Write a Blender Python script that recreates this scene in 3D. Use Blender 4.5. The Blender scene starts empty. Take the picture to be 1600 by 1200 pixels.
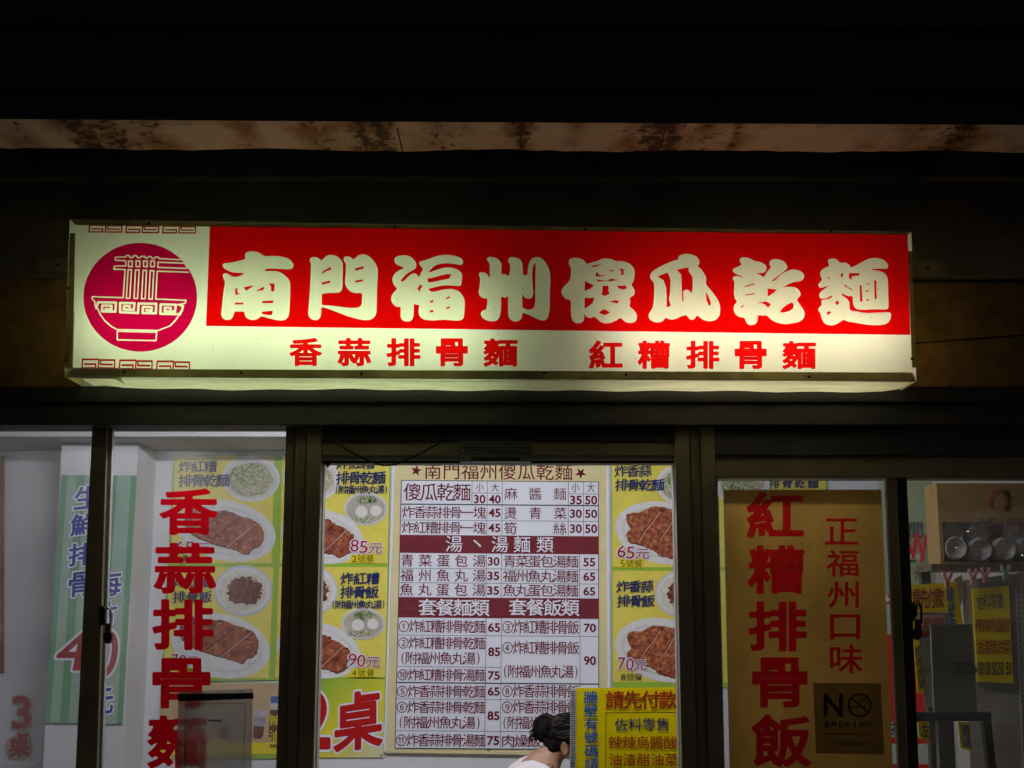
import bpy, bmesh, math, random
import numpy as np
from mathutils import Vector, Matrix, geometry

C = bpy.context.scene.collection
SC = bpy.context.scene
random.seed(7)
rad = math.radians

# ------------------------------------------------------------------ camera
F = 2100.0                       # focal length in photo pixels (1600 wide)
EYE = 1.55
PITCH = rad(10.0)
cam_d = bpy.data.cameras.new('camera')
cam_d.sensor_width = 36.0
cam_d.lens = 36.0 * F / 1600.0
cam_d.clip_start = 0.05
cam_d.clip_end = 500
cam = bpy.data.objects.new('camera', cam_d)
C.objects.link(cam)
cam.location = (0, 0, EYE)
cam.rotation_euler = (rad(90) + PITCH, 0, 0)
SC.camera = cam

# ------------------------------------------------------------------ night sky, exposure
world = bpy.data.worlds.new("World")
SC.world = world
world.use_nodes = True
wn = world.node_tree
sky = wn.nodes.new('ShaderNodeTexSky')
sky.sky_type = 'NISHITA'
sky.sun_disc = False
sky.sun_elevation = rad(-2)
sky.sun_rotation = rad(120)
wn.links.new(sky.outputs[0], wn.nodes['Background'].inputs[0])
wn.nodes['Background'].inputs[1].default_value = 0.15
SC.view_settings.view_transform = 'Standard'
SC.view_settings.look = 'None'
SC.view_settings.exposure = 0.0
SC.view_settings.gamma = 1.0
SC.cycles.transparent_max_bounces = 24
SC.cycles.max_bounces = 12
SC.cycles.diffuse_bounces = 5
SC.cycles.sample_clamp_indirect = 4.0
SC.cycles.use_denoising = True

# light levels of the lamps the place has
TUBE_LEFT = 19.0
TUBE_RIGHT = 20.5
ROOM_LAMP = 142.0

# ------------------------------------------------------------------ geometry helpers
CT, ST = math.cos(PITCH), math.sin(PITCH)


def ray(px, py):
    a, b = (px - 800) / F, (600 - py) / F
    return Vector((a, CT - b * ST, ST + b * CT))


def P(px, py, Y):
    """the point of the upright plane y = Y that the photo shows at pixel (px, py)"""
    d = ray(px, py)
    t = Y / d.y
    return Vector((d.x * t, Y, EYE + d.z * t))


def PZ(px, py, z):
    d = ray(px, py)
    t = (z - EYE) / d.z
    return Vector((d.x * t, d.y * t, z))


class MB:
    def __init__(self):
        self.v, self.f, self.m, self.mats = [], [], [], []

    def mi(self, mat):
        if mat not in self.mats:
            self.mats.append(mat)
        return self.mats.index(mat)

    def face(self, pts, mat):
        i = len(self.v)
        self.v += [tuple(p) for p in pts]
        self.f.append(tuple(range(i, i + len(pts))))
        self.m.append(self.mi(mat))

    def mesh(self, vs, fs, mat):
        i = len(self.v)
        self.v += [tuple(p) for p in vs]
        k = self.mi(mat)
        for f in fs:
            self.f.append(tuple(i + j for j in f))
            self.m.append(k)

    def flat(self, poly, Y, mat):
        self.face([P(x, y, Y) for x, y in poly], mat)

    def rect(self, x0, y0, x1, y1, Y, mat):
        self.flat([(x0, y0), (x1, y0), (x1, y1), (x0, y1)], Y, mat)

    def prism(self, poly, Y0, Y1, mat):
        """pixel outline at depth Y0 pulled straight back to Y1"""
        n = len(poly)
        fr = [P(x, y, Y0) for x, y in poly]
        bk = [Vector((p.x, Y1, p.z)) for p in fr]
        fs = [tuple(range(n)), tuple(range(2 * n - 1, n - 1, -1))]
        fs += [(i, n + i, n + (i + 1) % n, (i + 1) % n) for i in range(n)]
        self.mesh(fr + bk, fs, mat)

    def pbox(self, x0, y0, x1, y1, Y0, Y1, mat):
        self.prism([(x0, y0), (x1, y0), (x1, y1), (x0, y1)], Y0, Y1, mat)

    def box(self, a, b, mat):
        (x0, y0, z0), (x1, y1, z1) = a, b
        vs = [(x0, y0, z0), (x1, y0, z0), (x1, y1, z0), (x0, y1, z0), (x0, y0, z1), (x1, y0, z1), (x1, y1, z1), (x0, y1, z1)]
        fs = [(0, 3, 2, 1), (4, 5, 6, 7), (0, 1, 5, 4), (1, 2, 6, 5), (2, 3, 7, 6), (3, 0, 4, 7)]
        self.mesh(vs, fs, mat)

    def ellipse(self, cx, cy, rx, ry, Y, mat, rot=0, n=40, wob=0):
        pts = []
        for i in range(n):
            t = 2 * math.pi * i / n
            k = 1 + wob * (random.random() - .5)
            x, y = rx * k * math.cos(t), ry * k * math.sin(t)
            c, s = math.cos(rot), math.sin(rot)
            pts.append((cx + x * c - y * s, cy + x * s + y * c))
        self.flat(pts, Y, mat)

    def ring(self, cx, cy, r0, r1, Y, mat, n=40):
        for i in range(n):
            a, b = 2 * math.pi * i / n, 2 * math.pi * (i + 1) / n
            self.flat([(cx + r0 * math.cos(a), cy + r0 * math.sin(a)), (cx + r1 * math.cos(a), cy + r1 * math.sin(a)),
                       (cx + r1 * math.cos(b), cy + r1 * math.sin(b)), (cx + r0 * math.cos(b), cy + r0 * math.sin(b))], Y, mat)

    def stroke(self, pts, w, Y, mat):
        """flat printed stroke of width w pixels along a pixel polyline"""
        for (ax, ay), (bx, by) in zip(pts[:-1], pts[1:]):
            dx, dy = bx - ax, by - ay
            L = math.hypot(dx, dy) or 1
            nx, ny = -dy / L * w / 2, dx / L * w / 2
            ex, ey = dx / L * w * .35, dy / L * w * .35
            self.flat([(ax + nx - ex, ay + ny - ey), (bx + nx + ex, by + ny + ey), (bx - nx + ex, by - ny + ey), (ax - nx - ex, ay - ny - ey)], Y, mat)

    def tube(self, pts, r, mat, n=10, caps=True):
        pts = [Vector(p) for p in pts]
        rings = []
        up = Vector((0.13, 0.2, 0.97))
        for i, p in enumerate(pts):
            t = (pts[min(i + 1, len(pts) - 1)] - pts[max(i - 1, 0)]).normalized()
            a = t.cross(up)
            if a.length < 1e-3:
                a = t.cross(Vector((1, 0, 0)))
            a.normalize()
            b = t.cross(a)
            rr = r[i] if isinstance(r, (list, tuple)) else r
            rings.append([p + (a * math.cos(2 * math.pi * k / n) + b * math.sin(2 * math.pi * k / n)) * rr for k in range(n)])
        vs = [v for rg in rings for v in rg]
        fs = []
        for i in range(len(pts) - 1):
            for k in range(n):
                fs.append((i * n + k, i * n + (k + 1) % n, (i + 1) * n + (k + 1) % n, (i + 1) * n + k))
        if caps:
            fs.append(tuple(range(n - 1, -1, -1)))
            fs.append(tuple((len(pts) - 1) * n + k for k in range(n)))
        self.mesh(vs, fs, mat)

    def lathe(self, prof, origin, axis, mat, n=28):
        """profile of (radius, distance along axis)"""
        o = Vector(origin)
        ax = Vector(axis).normalized()
        a = ax.orthogonal().normalized()
        b = ax.cross(a)
        vs, fs = [], []
        for r, h in prof:
            for k in range(n):
                t = 2 * math.pi * k / n
                vs.append(o + ax * h + (a * math.cos(t) + b * math.sin(t)) * r)
        for i in range(len(prof) - 1):
            for k in range(n):
                fs.append((i * n + k, i * n + (k + 1) % n, (i + 1) * n + (k + 1) % n, (i + 1) * n + k))
        self.mesh(vs, fs, mat)

    def build(self, name, parent=None, bevel=0, smooth=False, label=None):
        me = bpy.data.meshes.new(name)
        o = bpy.data.objects.new(name, me)
        off = Vector((0, 0, 0))
        if parent is not None:
            root = parent
            while root.parent is not None:
                root = root.parent
            off = root.location
        me.from_pydata([(x - off.x, y - off.y, z - off.z) for x, y, z in self.v], [], self.f)
        for m in self.mats:
            me.materials.append(m)
        me.polygons.foreach_set('material_index', self.m)
        if bevel or smooth:
            bm = bmesh.new()
            bm.from_mesh(me)
            bmesh.ops.remove_doubles(bm, verts=bm.verts, dist=1e-5)
            bmesh.ops.recalc_face_normals(bm, faces=bm.faces)
            if bevel:
                bmesh.ops.bevel(bm, geom=[e for e in bm.edges if len(e.link_faces) == 2 and e.calc_face_angle(0) > .5],
                                offset=bevel, segments=2, affect='EDGES', clamp_overlap=True)
            if smooth:
                for f in bm.faces:
                    f.smooth = True
            bm.to_mesh(me)
            bm.free()
        me.update()
        C.objects.link(o)
        if parent is not None:
            o.parent = parent
        if label:
            o['label'] = label
        return o


def empty(name, loc):
    o = bpy.data.objects.new(name, None)
    o.empty_display_size = .1
    o.location = loc
    C.objects.link(o)
    return o


def tag(o, label=None, cat=None, group=None, kind=None):
    for k, v in (('label', label), ('category', cat), ('group', group), ('kind', kind)):
        if v:
            o[k] = v
    return o


# ------------------------------------------------------------------ materials
def nodes(name):
    m = bpy.data.materials.new(name)
    m.use_nodes = True
    nt = m.node_tree
    return m, nt, nt.nodes['Principled BSDF']


def N(nt, t, **kw):
    n = nt.nodes.new(t)
    for k, v in kw.items():
        if k.startswith('i_'):
            n.inputs[k[2:].replace('_', ' ')].default_value = v
        else:
            setattr(n, k, v)
    return n


def ramp(nt, fac, stops):
    r = nt.nodes.new('ShaderNodeValToRGB')
    e = r.color_ramp.elements
    while len(e) < len(stops):
        e.new(0.5)
    for k, (p, c) in enumerate(stops):
        e[k].position = p
        e[k].color = (*c, 1) if len(c) == 3 else c
    nt.links.new(fac, r.inputs[0])
    return r


def mat(name, col, rough=.6, var=.08, scale=9, metal=0, bump=0, bscale=60, spec=.5, coat=0):
    m, nt, b = nodes(name)
    b.inputs['Roughness'].default_value = rough
    b.inputs['Metallic'].default_value = metal
    b.inputs['Specular IOR Level'].default_value = .08 if name.startswith(('print', 'board')) else spec
    if coat:
        b.inputs['Coat Weight'].default_value = coat
    tc = N(nt, 'ShaderNodeTexCoord')
    n = N(nt, 'ShaderNodeTexNoise', i_Scale=scale, i_Detail=6, i_Roughness=.6)
    nt.links.new(tc.outputs['Object'], n.inputs['Vector'])
    lo = [max(0, c * (1 - 2 * var)) for c in col]
    hi = [min(1, c * (1 + 2 * var)) for c in col]
    r = ramp(nt, n.outputs[0], [(.25, lo), (.75, hi)])
    nt.links.new(r.outputs[0], b.inputs['Base Color'])
    if bump:
        n2 = N(nt, 'ShaderNodeTexNoise', i_Scale=bscale, i_Detail=4)
        nt.links.new(tc.outputs['Object'], n2.inputs['Vector'])
        bp = N(nt, 'ShaderNodeBump', i_Strength=bump, i_Distance=.01)
        nt.links.new(n2.outputs[0], bp.inputs['Height'])
        nt.links.new(bp.outputs[0], b.inputs['Normal'])
    return m


def ramp_mat(name, stops, scale=40, stretch=(1, 1, 1), rough=.5, tex='noise', detail=5):
    m, nt, b = nodes(name)
    b.inputs['Roughness'].default_value = rough
    if name.startswith('print'):
        b.inputs['Specular IOR Level'].default_value = .08
    tc = N(nt, 'ShaderNodeTexCoord')
    mp = N(nt, 'ShaderNodeMapping')
    mp.inputs['Scale'].default_value = stretch
    nt.links.new(tc.outputs['Object'], mp.inputs[0])
    n = N(nt, 'ShaderNodeTexNoise', i_Scale=scale, i_Detail=detail, i_Roughness=.65)
    nt.links.new(mp.outputs[0], n.inputs['Vector'])
    r = ramp(nt, n.outputs[0], stops)
    nt.links.new(r.outputs[0], b.inputs['Base Color'])
    return m


def film(name, col, gloss=.02):
    """tinted see-through vinyl: filters the light of what is behind it"""
    m, nt, b = nodes(name)
    nt.nodes.remove(b)
    out = nt.nodes['Material Output']
    t = N(nt, 'ShaderNodeBsdfTransparent')
    t.inputs[0].default_value = (*col, 1)
    g = N(nt, 'ShaderNodeBsdfGlossy')
    g.inputs['Roughness'].default_value = .25
    mx = N(nt, 'ShaderNodeMixShader')
    mx.inputs[0].default_value = gloss
    nt.links.new(t.outputs[0], mx.inputs[1])
    nt.links.new(g.outputs[0], mx.inputs[2])
    nt.links.new(mx.outputs[0], out.inputs[0])
    return m


def milky(name, col, through=.6, clear=0, var=.05, scale=6, dcol=None, stretch=(1, 1, 1)):
    """translucent plastic or vinyl: part scatters through, part scatters back, part may pass straight"""
    m, nt, b = nodes(name)
    nt.nodes.remove(b)
    out = nt.nodes['Material Output']
    tc = N(nt, 'ShaderNodeTexCoord')
    mp = N(nt, 'ShaderNodeMapping')
    mp.inputs['Scale'].default_value = stretch
    nt.links.new(tc.outputs['Object'], mp.inputs[0])
    n = N(nt, 'ShaderNodeTexNoise', i_Scale=scale, i_Detail=6, i_Roughness=.6)
    nt.links.new(mp.outputs[0], n.inputs['Vector'])
    r = ramp(nt, n.outputs[0], [(.3, [c * (1 - 2 * var) for c in col]), (.7, [min(1, c * (1 + var)) for c in col])])
    t = N(nt, 'ShaderNodeBsdfTranslucent')
    d = N(nt, 'ShaderNodeBsdfDiffuse')
    nt.links.new(r.outputs[0], t.inputs[0])
    if dcol:
        d.inputs[0].default_value = (*dcol, 1)
    else:
        nt.links.new(r.outputs[0], d.inputs[0])
    mx = N(nt, 'ShaderNodeMixShader')
    mx.inputs[0].default_value = through
    nt.links.new(d.outputs[0], mx.inputs[1])
    nt.links.new(t.outputs[0], mx.inputs[2])
    last = mx
    if clear:
        tr = N(nt, 'ShaderNodeBsdfTransparent')
        tr.inputs[0].default_value = (*[min(1, c * 1.2) for c in col], 1)
        m2 = N(nt, 'ShaderNodeMixShader')
        m2.inputs[0].default_value = clear
        nt.links.new(mx.outputs[0], m2.inputs[1])
        nt.links.new(tr.outputs[0], m2.inputs[2])
        last = m2
    nt.links.new(last.outputs[0], out.inputs[0])
    return m


def glass(name, tint, dust=.03):
    m, nt, b = nodes(name)
    nt.nodes.remove(b)
    out = nt.nodes['Material Output']
    t = N(nt, 'ShaderNodeBsdfTransparent')
    t.inputs[0].default_value = (*tint, 1)
    g = N(nt, 'ShaderNodeBsdfGlossy')
    g.inputs['Roughness'].default_value = .01
    fr = N(nt, 'ShaderNodeFresnel')
    fr.inputs[0].default_value = 1.45
    mx = N(nt, 'ShaderNodeMixShader')
    nt.links.new(fr.outputs[0], mx.inputs[0])
    nt.links.new(t.outputs[0], mx.inputs[1])
    nt.links.new(g.outputs[0], mx.inputs[2])
    # a film of dust and grease on the pane
    tl = N(nt, 'ShaderNodeBsdfTranslucent')
    tl.inputs[0].default_value = (.8, .8, .8, 1)
    tc = N(nt, 'ShaderNodeTexCoord')
    n = N(nt, 'ShaderNodeTexNoise', i_Scale=3.0, i_Detail=7)
    nt.links.new(tc.outputs['Object'], n.inputs['Vector'])
    r = ramp(nt, n.outputs[0], [(.35, (dust * .35,) * 3), (.5, (dust,) * 3), (.72, (dust * 2.0,) * 3)])
    m2 = N(nt, 'ShaderNodeMixShader')
    nt.links.new(r.outputs[0], m2.inputs[0])
    nt.links.new(mx.outputs[0], m2.inputs[1])
    nt.links.new(tl.outputs[0], m2.inputs[2])
    nt.links.new(m2.outputs[0], out.inputs[0])
    return m


def emit(name, col, s):
    m, nt, b = nodes(name)
    b.inputs['Base Color'].default_value = (.8, .8, .8, 1)
    b.inputs['Emission Color'].default_value = (*col, 1)
    b.inputs['Emission Strength'].default_value = s
    return m


# ------------------------------------------------------------------ glyphs (built-in font, outlines turned into meshes)
_fc = bpy.data.curves.new('glyph_source', 'FONT')
_fo = bpy.data.objects.new('glyph_source', _fc)
C.objects.link(_fo)
_gm, _gc, _gf = {}, {}, {}


def font_mesh(s, off=0.0):
    k = (s, off)
    if k not in _gm:
        _fc.body = s
        _fc.offset = off
        _fc.resolution_u = 3
        dg = bpy.context.evaluated_depsgraph_get()
        dg.update()
        me = bpy.data.meshes.new_from_object(_fo.evaluated_get(dg))
        v = np.array([(p.co.x, p.co.y) for p in me.vertices]) if len(me.vertices) else np.zeros((0, 2))
        f = [tuple(p.vertices) for p in me.polygons]
        bpy.data.meshes.remove(me)
        _gm[k] = (v, f)
    return _gm[k]


def contours(s):
    if s not in _gc:
        _fc.body = s
        _fc.offset = 0
        dg = bpy.context.evaluated_depsgraph_get()
        dg.update()
        cu = _fo.evaluated_get(dg).to_curve(dg)
        out = []
        for sp in cu.splines:
            bp = sp.bezier_points
            pts = []
            for i in range(len(bp)):
                a, b = bp[i], bp[(i + 1) % len(bp)]
                seg = geometry.interpolate_bezier(a.co, a.handle_right, b.handle_left, b.co, 6)
                pts += [(p.x, p.y) for p in seg[:-1]]
            out.append(np.array(pts))
        _fo.to_curve_clear()
        _gc[s] = out
    return _gc[s]


def sdist(cons, X, Y):
    """signed distance (positive inside) of closed contours on the grid points X, Y"""
    d2 = np.full(X.shape, 1e9)
    wn_ = np.zeros(X.shape, int)
    for c in cons:
        for (ax, ay), (bx, by) in zip(c, np.roll(c, -1, 0)):
            dx, dy = bx - ax, by - ay
            L = dx * dx + dy * dy
            if L < 1e-14:
                continue
            t = np.clip(((X - ax) * dx + (Y - ay) * dy) / L, 0, 1)
            d2 = np.minimum(d2, (X - ax - t * dx) ** 2 + (Y - ay - t * dy) ** 2)
            cr = dx * (Y - ay) - dy * (X - ax)
            wn_ += ((ay <= Y) & (by > Y) & (cr > 0)).astype(int)
            wn_ -= ((ay > Y) & (by <= Y) & (cr < 0)).astype(int)
    d = np.sqrt(d2)
    return np.where(wn_ != 0, d, -d)


def march(fld, xs, ys):
    """filled polygons of fld > 0 on a grid"""
    vs, fs = [], []
    ny, nx = fld.shape
    pos = fld > 0
    for j in range(ny - 1):
        run = None
        for i in range(nx):
            full = i < nx - 1 and pos[j, i] and pos[j, i + 1] and pos[j + 1, i] and pos[j + 1, i + 1]
            if full:
                if run is None:
                    run = i
                continue
            if run is not None:
                k = len(vs)
                vs += [(xs[run], ys[j]), (xs[i], ys[j]), (xs[i], ys[j + 1]), (xs[run], ys[j + 1])]
                fs.append((k, k + 1, k + 2, k + 3))
                run = None
            if i == nx - 1:
                break
            c = [(i, j), (i + 1, j), (i + 1, j + 1), (i, j + 1)]
            val = [fld[q, p] for p, q in c]
            if max(val) <= 0:
                continue
            poly = []
            for a in range(4):
                b = (a + 1) % 4
                (pa, qa), (pb, qb) = c[a], c[b]
                if val[a] > 0:
                    poly.append((xs[pa], ys[qa]))
                if (val[a] > 0) != (val[b] > 0):
                    t = val[a] / (val[a] - val[b])
                    poly.append((xs[pa] + (xs[pb] - xs[pa]) * t, ys[qa] + (ys[qb] - ys[qa]) * t))
            if len(poly) >= 3:
                k = len(vs)
                vs += poly
                fs.append(tuple(range(k, k + len(poly))))
    return np.array(vs) if vs else np.zeros((0, 2)), fs


def round_glyph(ch, dil, n=110):
    """glyph fattened with round stroke ends"""
    k = (ch, dil, n)
    if k not in _gm:
        if (ch, n) not in _gf:
            cons = contours(ch)
            al = np.concatenate(cons)
            x0, y0 = al.min(0) - .09
            x1, y1 = al.max(0) + .09
            xs = np.linspace(x0, x1, n)
            ys = np.linspace(y0, y1, n)
            X, Y = np.meshgrid(xs, ys)
            _gf[(ch, n)] = (sdist(cons, X, Y), xs, ys)
        f, xs, ys = _gf[(ch, n)]
        _gm[k] = march(f + dil, xs, ys)
    return _gm[k]


REF = font_mesh('國')[0]
RX0, RY0 = REF.min(0)
RX1, RY1 = REF.max(0)


def put(mb, g, x0, y0, x1, y1, Y, m, bbox=None, dy=0, slant=0, rise=0, mp=None):
    """place a glyph mesh so that bbox (its own by default) fills the pixel box; dy drops the right side"""
    v, f = g
    if len(v) == 0:
        return
    if bbox is None:
        a0, b0 = v.min(0)
        a1, b1 = v.max(0)
    else:
        a0, b0, a1, b1 = bbox
    out = []
    for vx, vy in v:
        s = (vx - a0) / (a1 - a0)
        t = (vy - b0) / (b1 - b0)
        px = x0 + (x1 - x0) * (s + slant * (t - .5))
        py = y1 + (y0 - y1) * (t + rise * (s - .5)) + dy * s
        if mp:
            px, py = mp(px, py)
        out.append(P(px, py, Y))
    mb.mesh(out, f, m)


def line(mb, s, x0, y0, x1, y1, Y, m, off=0.0, fill=.92, dy=0, slant=0, rise=0, mp=None, dil=None):
    """evenly spaced full-width characters in a pixel box (brackets and digits take half a cell)"""
    h = y1 - y0
    ws = [.5 if c in '()' else 1.0 for c in s]
    tot = sum(ws)
    cw = min((x1 - x0) / tot, h * 1.06)
    gap = (x1 - x0 - cw * tot) / (len(s) - 1) if len(s) > 1 else 0
    if off > 0 and dil is None:
        dil = off
    a = x0
    for i, ch in enumerate(s):
        w = cw * ws[i]
        if ch != ' ':
            g = round_glyph(ch, dil, 72) if dil is not None else font_mesh(ch, off)
            d = dy * i / max(1, len(s) - 1)
            m0 = w * (1 - fill) / 2
            if ch in '()':
                put(mb, g, a + w * .3, y0 + d - h * .02, a + w * .75, y1 + d + h * .02, Y, m, None, 0, slant, 0, mp)
            else:
                put(mb, g, a + m0, y0 + d, a + w - m0, y1 + d, Y, m, (RX0, RY0, RX1, RY1), 0, slant, rise, mp)
        a += w + gap


def fit(mb, s, x0, y0, x1, y1, Y, m, off=0.0, dy=0, slant=0, mp=None):
    put(mb, font_mesh(s, off), x0, y0, x1, y1, Y, m, None, dy, slant, 0, mp)


def smooth_closed(pts, k=4):
    n = len(pts)
    out = []
    for i in range(n):
        p0, p1, p2, p3 = [np.array(pts[(i + j) % n], float) for j in (-1, 0, 1, 2)]
        for q in range(k):
            t = q / k
            out.append(tuple(.5 * ((2 * p1) + (p2 - p0) * t + (2 * p0 - 5 * p1 + 4 * p2 - p3) * t * t + (3 * p1 - p0 - 3 * p2 + p3) * t ** 3)))
    return out


def fill_mesh(loops):
    """even-odd filled flat mesh of closed 2D loops"""
    cu = bpy.data.curves.new('fill_source', 'CURVE')
    cu.dimensions = '2D'
    cu.fill_mode = 'BOTH'
    for lp in loops:
        sp = cu.splines.new('POLY')
        sp.points.add(len(lp) - 1)
        for q, (x, y) in zip(sp.points, lp):
            q.co = (x / 100, y / 100, 0, 1)
        sp.use_cyclic_u = True
    o = bpy.data.objects.new('fill_source', cu)
    C.objects.link(o)
    dg = bpy.context.evaluated_depsgraph_get()
    dg.update()
    me = bpy.data.meshes.new_from_object(o.evaluated_get(dg))
    v = [(p.co.x * 100, p.co.y * 100) for p in me.vertices]
    f = [tuple(p.vertices) for p in me.polygons]
    bpy.data.objects.remove(o)
    bpy.data.curves.remove(cu)
    bpy.data.meshes.remove(me)
    return v, f


# ------------------------------------------------------------------ palette
M = {}
M['white_wall'] = mat('white_wall', (.66, .655, .69), .7, .05, 2.2, bump=.15, bscale=90)
M['beam_paint'] = mat('beam_paint', (.6, .6, .6), .7, .05, 2.5)
M['dark_wall'] = mat('dark_wall', (.15, .148, .14), .85, .2, 3, bump=.3)
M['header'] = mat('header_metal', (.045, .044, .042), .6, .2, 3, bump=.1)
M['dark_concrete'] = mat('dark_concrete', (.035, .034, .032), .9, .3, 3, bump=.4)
M['cladding'] = ramp_mat('brown_cladding', [(.3, (.12, .075, .025)), (.55, (.2, .13, .04)), (.8, (.26, .17, .055))], 14, rough=.6)
M['bronze'] = mat('bronze_aluminium', (.26, .215, .13), .42, .12, 7, metal=.15, bump=.06, bscale=140)
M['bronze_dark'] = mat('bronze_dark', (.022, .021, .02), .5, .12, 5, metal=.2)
M['alu'] = mat('grey_aluminium', (.42, .42, .42), .4, .06, 6, metal=.4)
M['black'] = mat('black_plastic', (.012, .012, .012), .45, .2)
M['steel'] = mat('steel', (.35, .34, .32), .3, .1, metal=.9)
M['ground'] = mat('paving', (.18, .175, .17), .85, .15, 4, bump=.3)
M['tilefloor'] = mat('floor_tile', (.4, .38, .35), .35, .08, 4)
M['plate'] = mat('print_plate', (.66, .66, .68), .85, .05, 20)
M['plate_rim'] = mat('print_plate_rim', (.53, .53, .56), .85, .06, 20)
M['plate_in'] = mat('print_plate_well', (.58, .575, .57), .85, .07, 25)
M['yellow'] = mat('print_yellow', (.7, .6, .11), .85, .05, 8)
M['green'] = mat('print_green', (.28, .45, .05), .85, .06, 8)
M['yel_hi'] = mat('print_bright_yellow', (.75, .62, .02), .85, .03)
M['navy'] = mat('print_navy', (.012, .022, .11), .85, .05)
M['maroon'] = mat('print_maroon', (.13, .012, .025), .85, .05)
M['band'] = mat('print_maroon_band', (.15, .025, .035), .85, .06)
M['price_red'] = mat('print_price_red', (.33, .012, .05), .85, .05)
M['ink'] = mat('print_black', (.03, .03, .03), .85, .05)
M['white'] = mat('print_white', (.73, .75, .85), .85, .02)
M['cream'] = mat('print_cream', (.66, .58, .33), .85, .05, 5)
M['line'] = mat('print_grid_line', (.05, .05, .07), .85, .05)
M['pork'] = ramp_mat('print_pork', [(.3, (.07, .014, .012)), (.44, (.22, .05, .028)), (.58, (.33, .1, .05)), (.72, (.48, .2, .1)), (.85, (.6, .36, .22))], 21, rough=.5, detail=9)
M['pork_dk'] = ramp_mat('print_pork_dark', [(.35, (.07, .014, .012)), (.65, (.2, .045, .028))], 30, rough=.85)
M['pork_hi'] = ramp_mat('print_pork_light', [(.35, (.34, .11, .055)), (.65, (.52, .24, .13))], 30, rough=.85)
M['crisp'] = ramp_mat('print_crisp_pork', [(.3, (.09, .018, .012)), (.45, (.23, .055, .03)), (.56, (.36, .12, .05)), (.72, (.58, .29, .13))], 44, rough=.5, detail=9)
M['cut'] = mat('print_cut', (.06, .02, .015), .85, .1)
M['pale_cut'] = mat('print_pale_cut', (.6, .42, .33), .85, .1)
M['noodle'] = ramp_mat('print_noodle', [(.3, (.25, .25, .15)), (.7, (.5, .48, .34))], 60, rough=.5)
M['noodle_hi'] = mat('print_noodle_strand', (.68, .66, .52), .85, .08, 40)
M['scallion'] = mat('print_scallion', (.16, .27, .07), .85, .3, 60)
M['scallion_dk'] = mat('print_scallion_dark', (.06, .13, .04), .85, .3, 60)
M['rice'] = ramp_mat('print_rice', [(.3, (.5, .47, .38)), (.7, (.74, .72, .66))], 90, rough=.5)
M['mince'] = ramp_mat('print_mince', [(.3, (.05, .015, .01)), (.55, (.14, .04, .025)), (.75, (.3, .11, .06))], 70, rough=.5)
M['mince_hi'] = mat('print_mince_bit', (.38, .2, .13), .85, .2, 60)
M['soup'] = ramp_mat('print_soup', [(.3, (.34, .31, .26)), (.7, (.48, .45, .38))], 20, rough=.5)
M['ball'] = mat('print_fish_ball', (.68, .66, .63), .85, .05, 30)
M['ball_dk'] = mat('print_fish_ball_edge', (.5, .48, .46), .85, .05, 30)
M['vinyl'] = milky('red_vinyl', (.62, .004, .012), .55, var=.04)
M['skin'] = mat('skin', (.34, .18, .115), .5, .05, 20)
M['hair'] = mat('black_hair', (.006, .004, .0035), .7, .3, 50, bump=.6, bscale=150, spec=.12)
M['hair_hi'] = mat('dark_brown_hair', (.022, .015, .011), .4, .3, 50, spec=.4)
M['shirt'] = mat('white_shirt', (.68, .62, .66), .8, .05, 20, bump=.2, bscale=40)
M['trousers'] = mat('dark_trousers', (.03, .03, .04), .8, .1)
M['wood'] = mat('brown_wood', (.22, .12, .05), .5, .15, 12)

YF = 5.0      # front of the shop front frames
YW = 4.93     # face of the wall behind the sign
YB = 7.6      # back wall of the shop

# ================================================================== SETTING: ground
b = MB(); b.box((-30, -30, -.3), (30, 5.02, 0), M['ground'])
tag(b.build('pavement'), 'grey paving in front of the shop', kind='structure')
b = MB(); b.box((-3.5, 5.02, -.3), (3.5, 7.62, .004), M['tilefloor'])
tag(b.build('floor'), 'pale tiled floor of the shop', kind='structure')

# ================================================================== BUILDING
bld = empty('shop_building', (0, YF, 0))
tag(bld, 'dark shop front with bronze aluminium door and window frames and a lit white room inside', 'building')


def zat(py, Y, px=800):
    return P(px, py, Y).z


def xat(px, Y, py=700):
    return P(px, py, Y).x


# upper wall behind the sign, with the ledge below the arcade ceiling
b = MB()
b.box((-3.6, YW, zat(434, YW)), (3.6, YW + .25, 4.3), M['dark_wall'])
b.box((-3.6, YW - .06, zat(276, YW - .06)), (3.6, YW, zat(236, YW - .06)), M['dark_wall'])
b.build('upper_wall', bld)
# brown cladding boards either side of the sign
b = MB()
Yc = YW + .02
b.prism([(-260, 436), (700, 437), (700, 604), (-260, 604)], Yc, Yc + .04, M['cladding'])
b.prism([(703, 440), (1900, 442), (1900, 503), (1600, 522.5), (1432, 535), (703, 560)], Yc, Yc + .04, M['cladding'])
b.prism([(703, 562), (1432, 537.5), (1600, 525), (1900, 506), (1900, 604), (703, 604)], Yc - .004, Yc + .04, M['cladding'])
b.prism([(23, 447), (97, 469.5), (97, 471), (23, 448.3)], Yc - .004, Yc, M['cladding'])
b.box((-3.6, Yc + .04, zat(610, Yc)), (3.6, YW + .25, zat(430, Yc)), M['dark_wall'])
b.build('cladding', bld)
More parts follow.
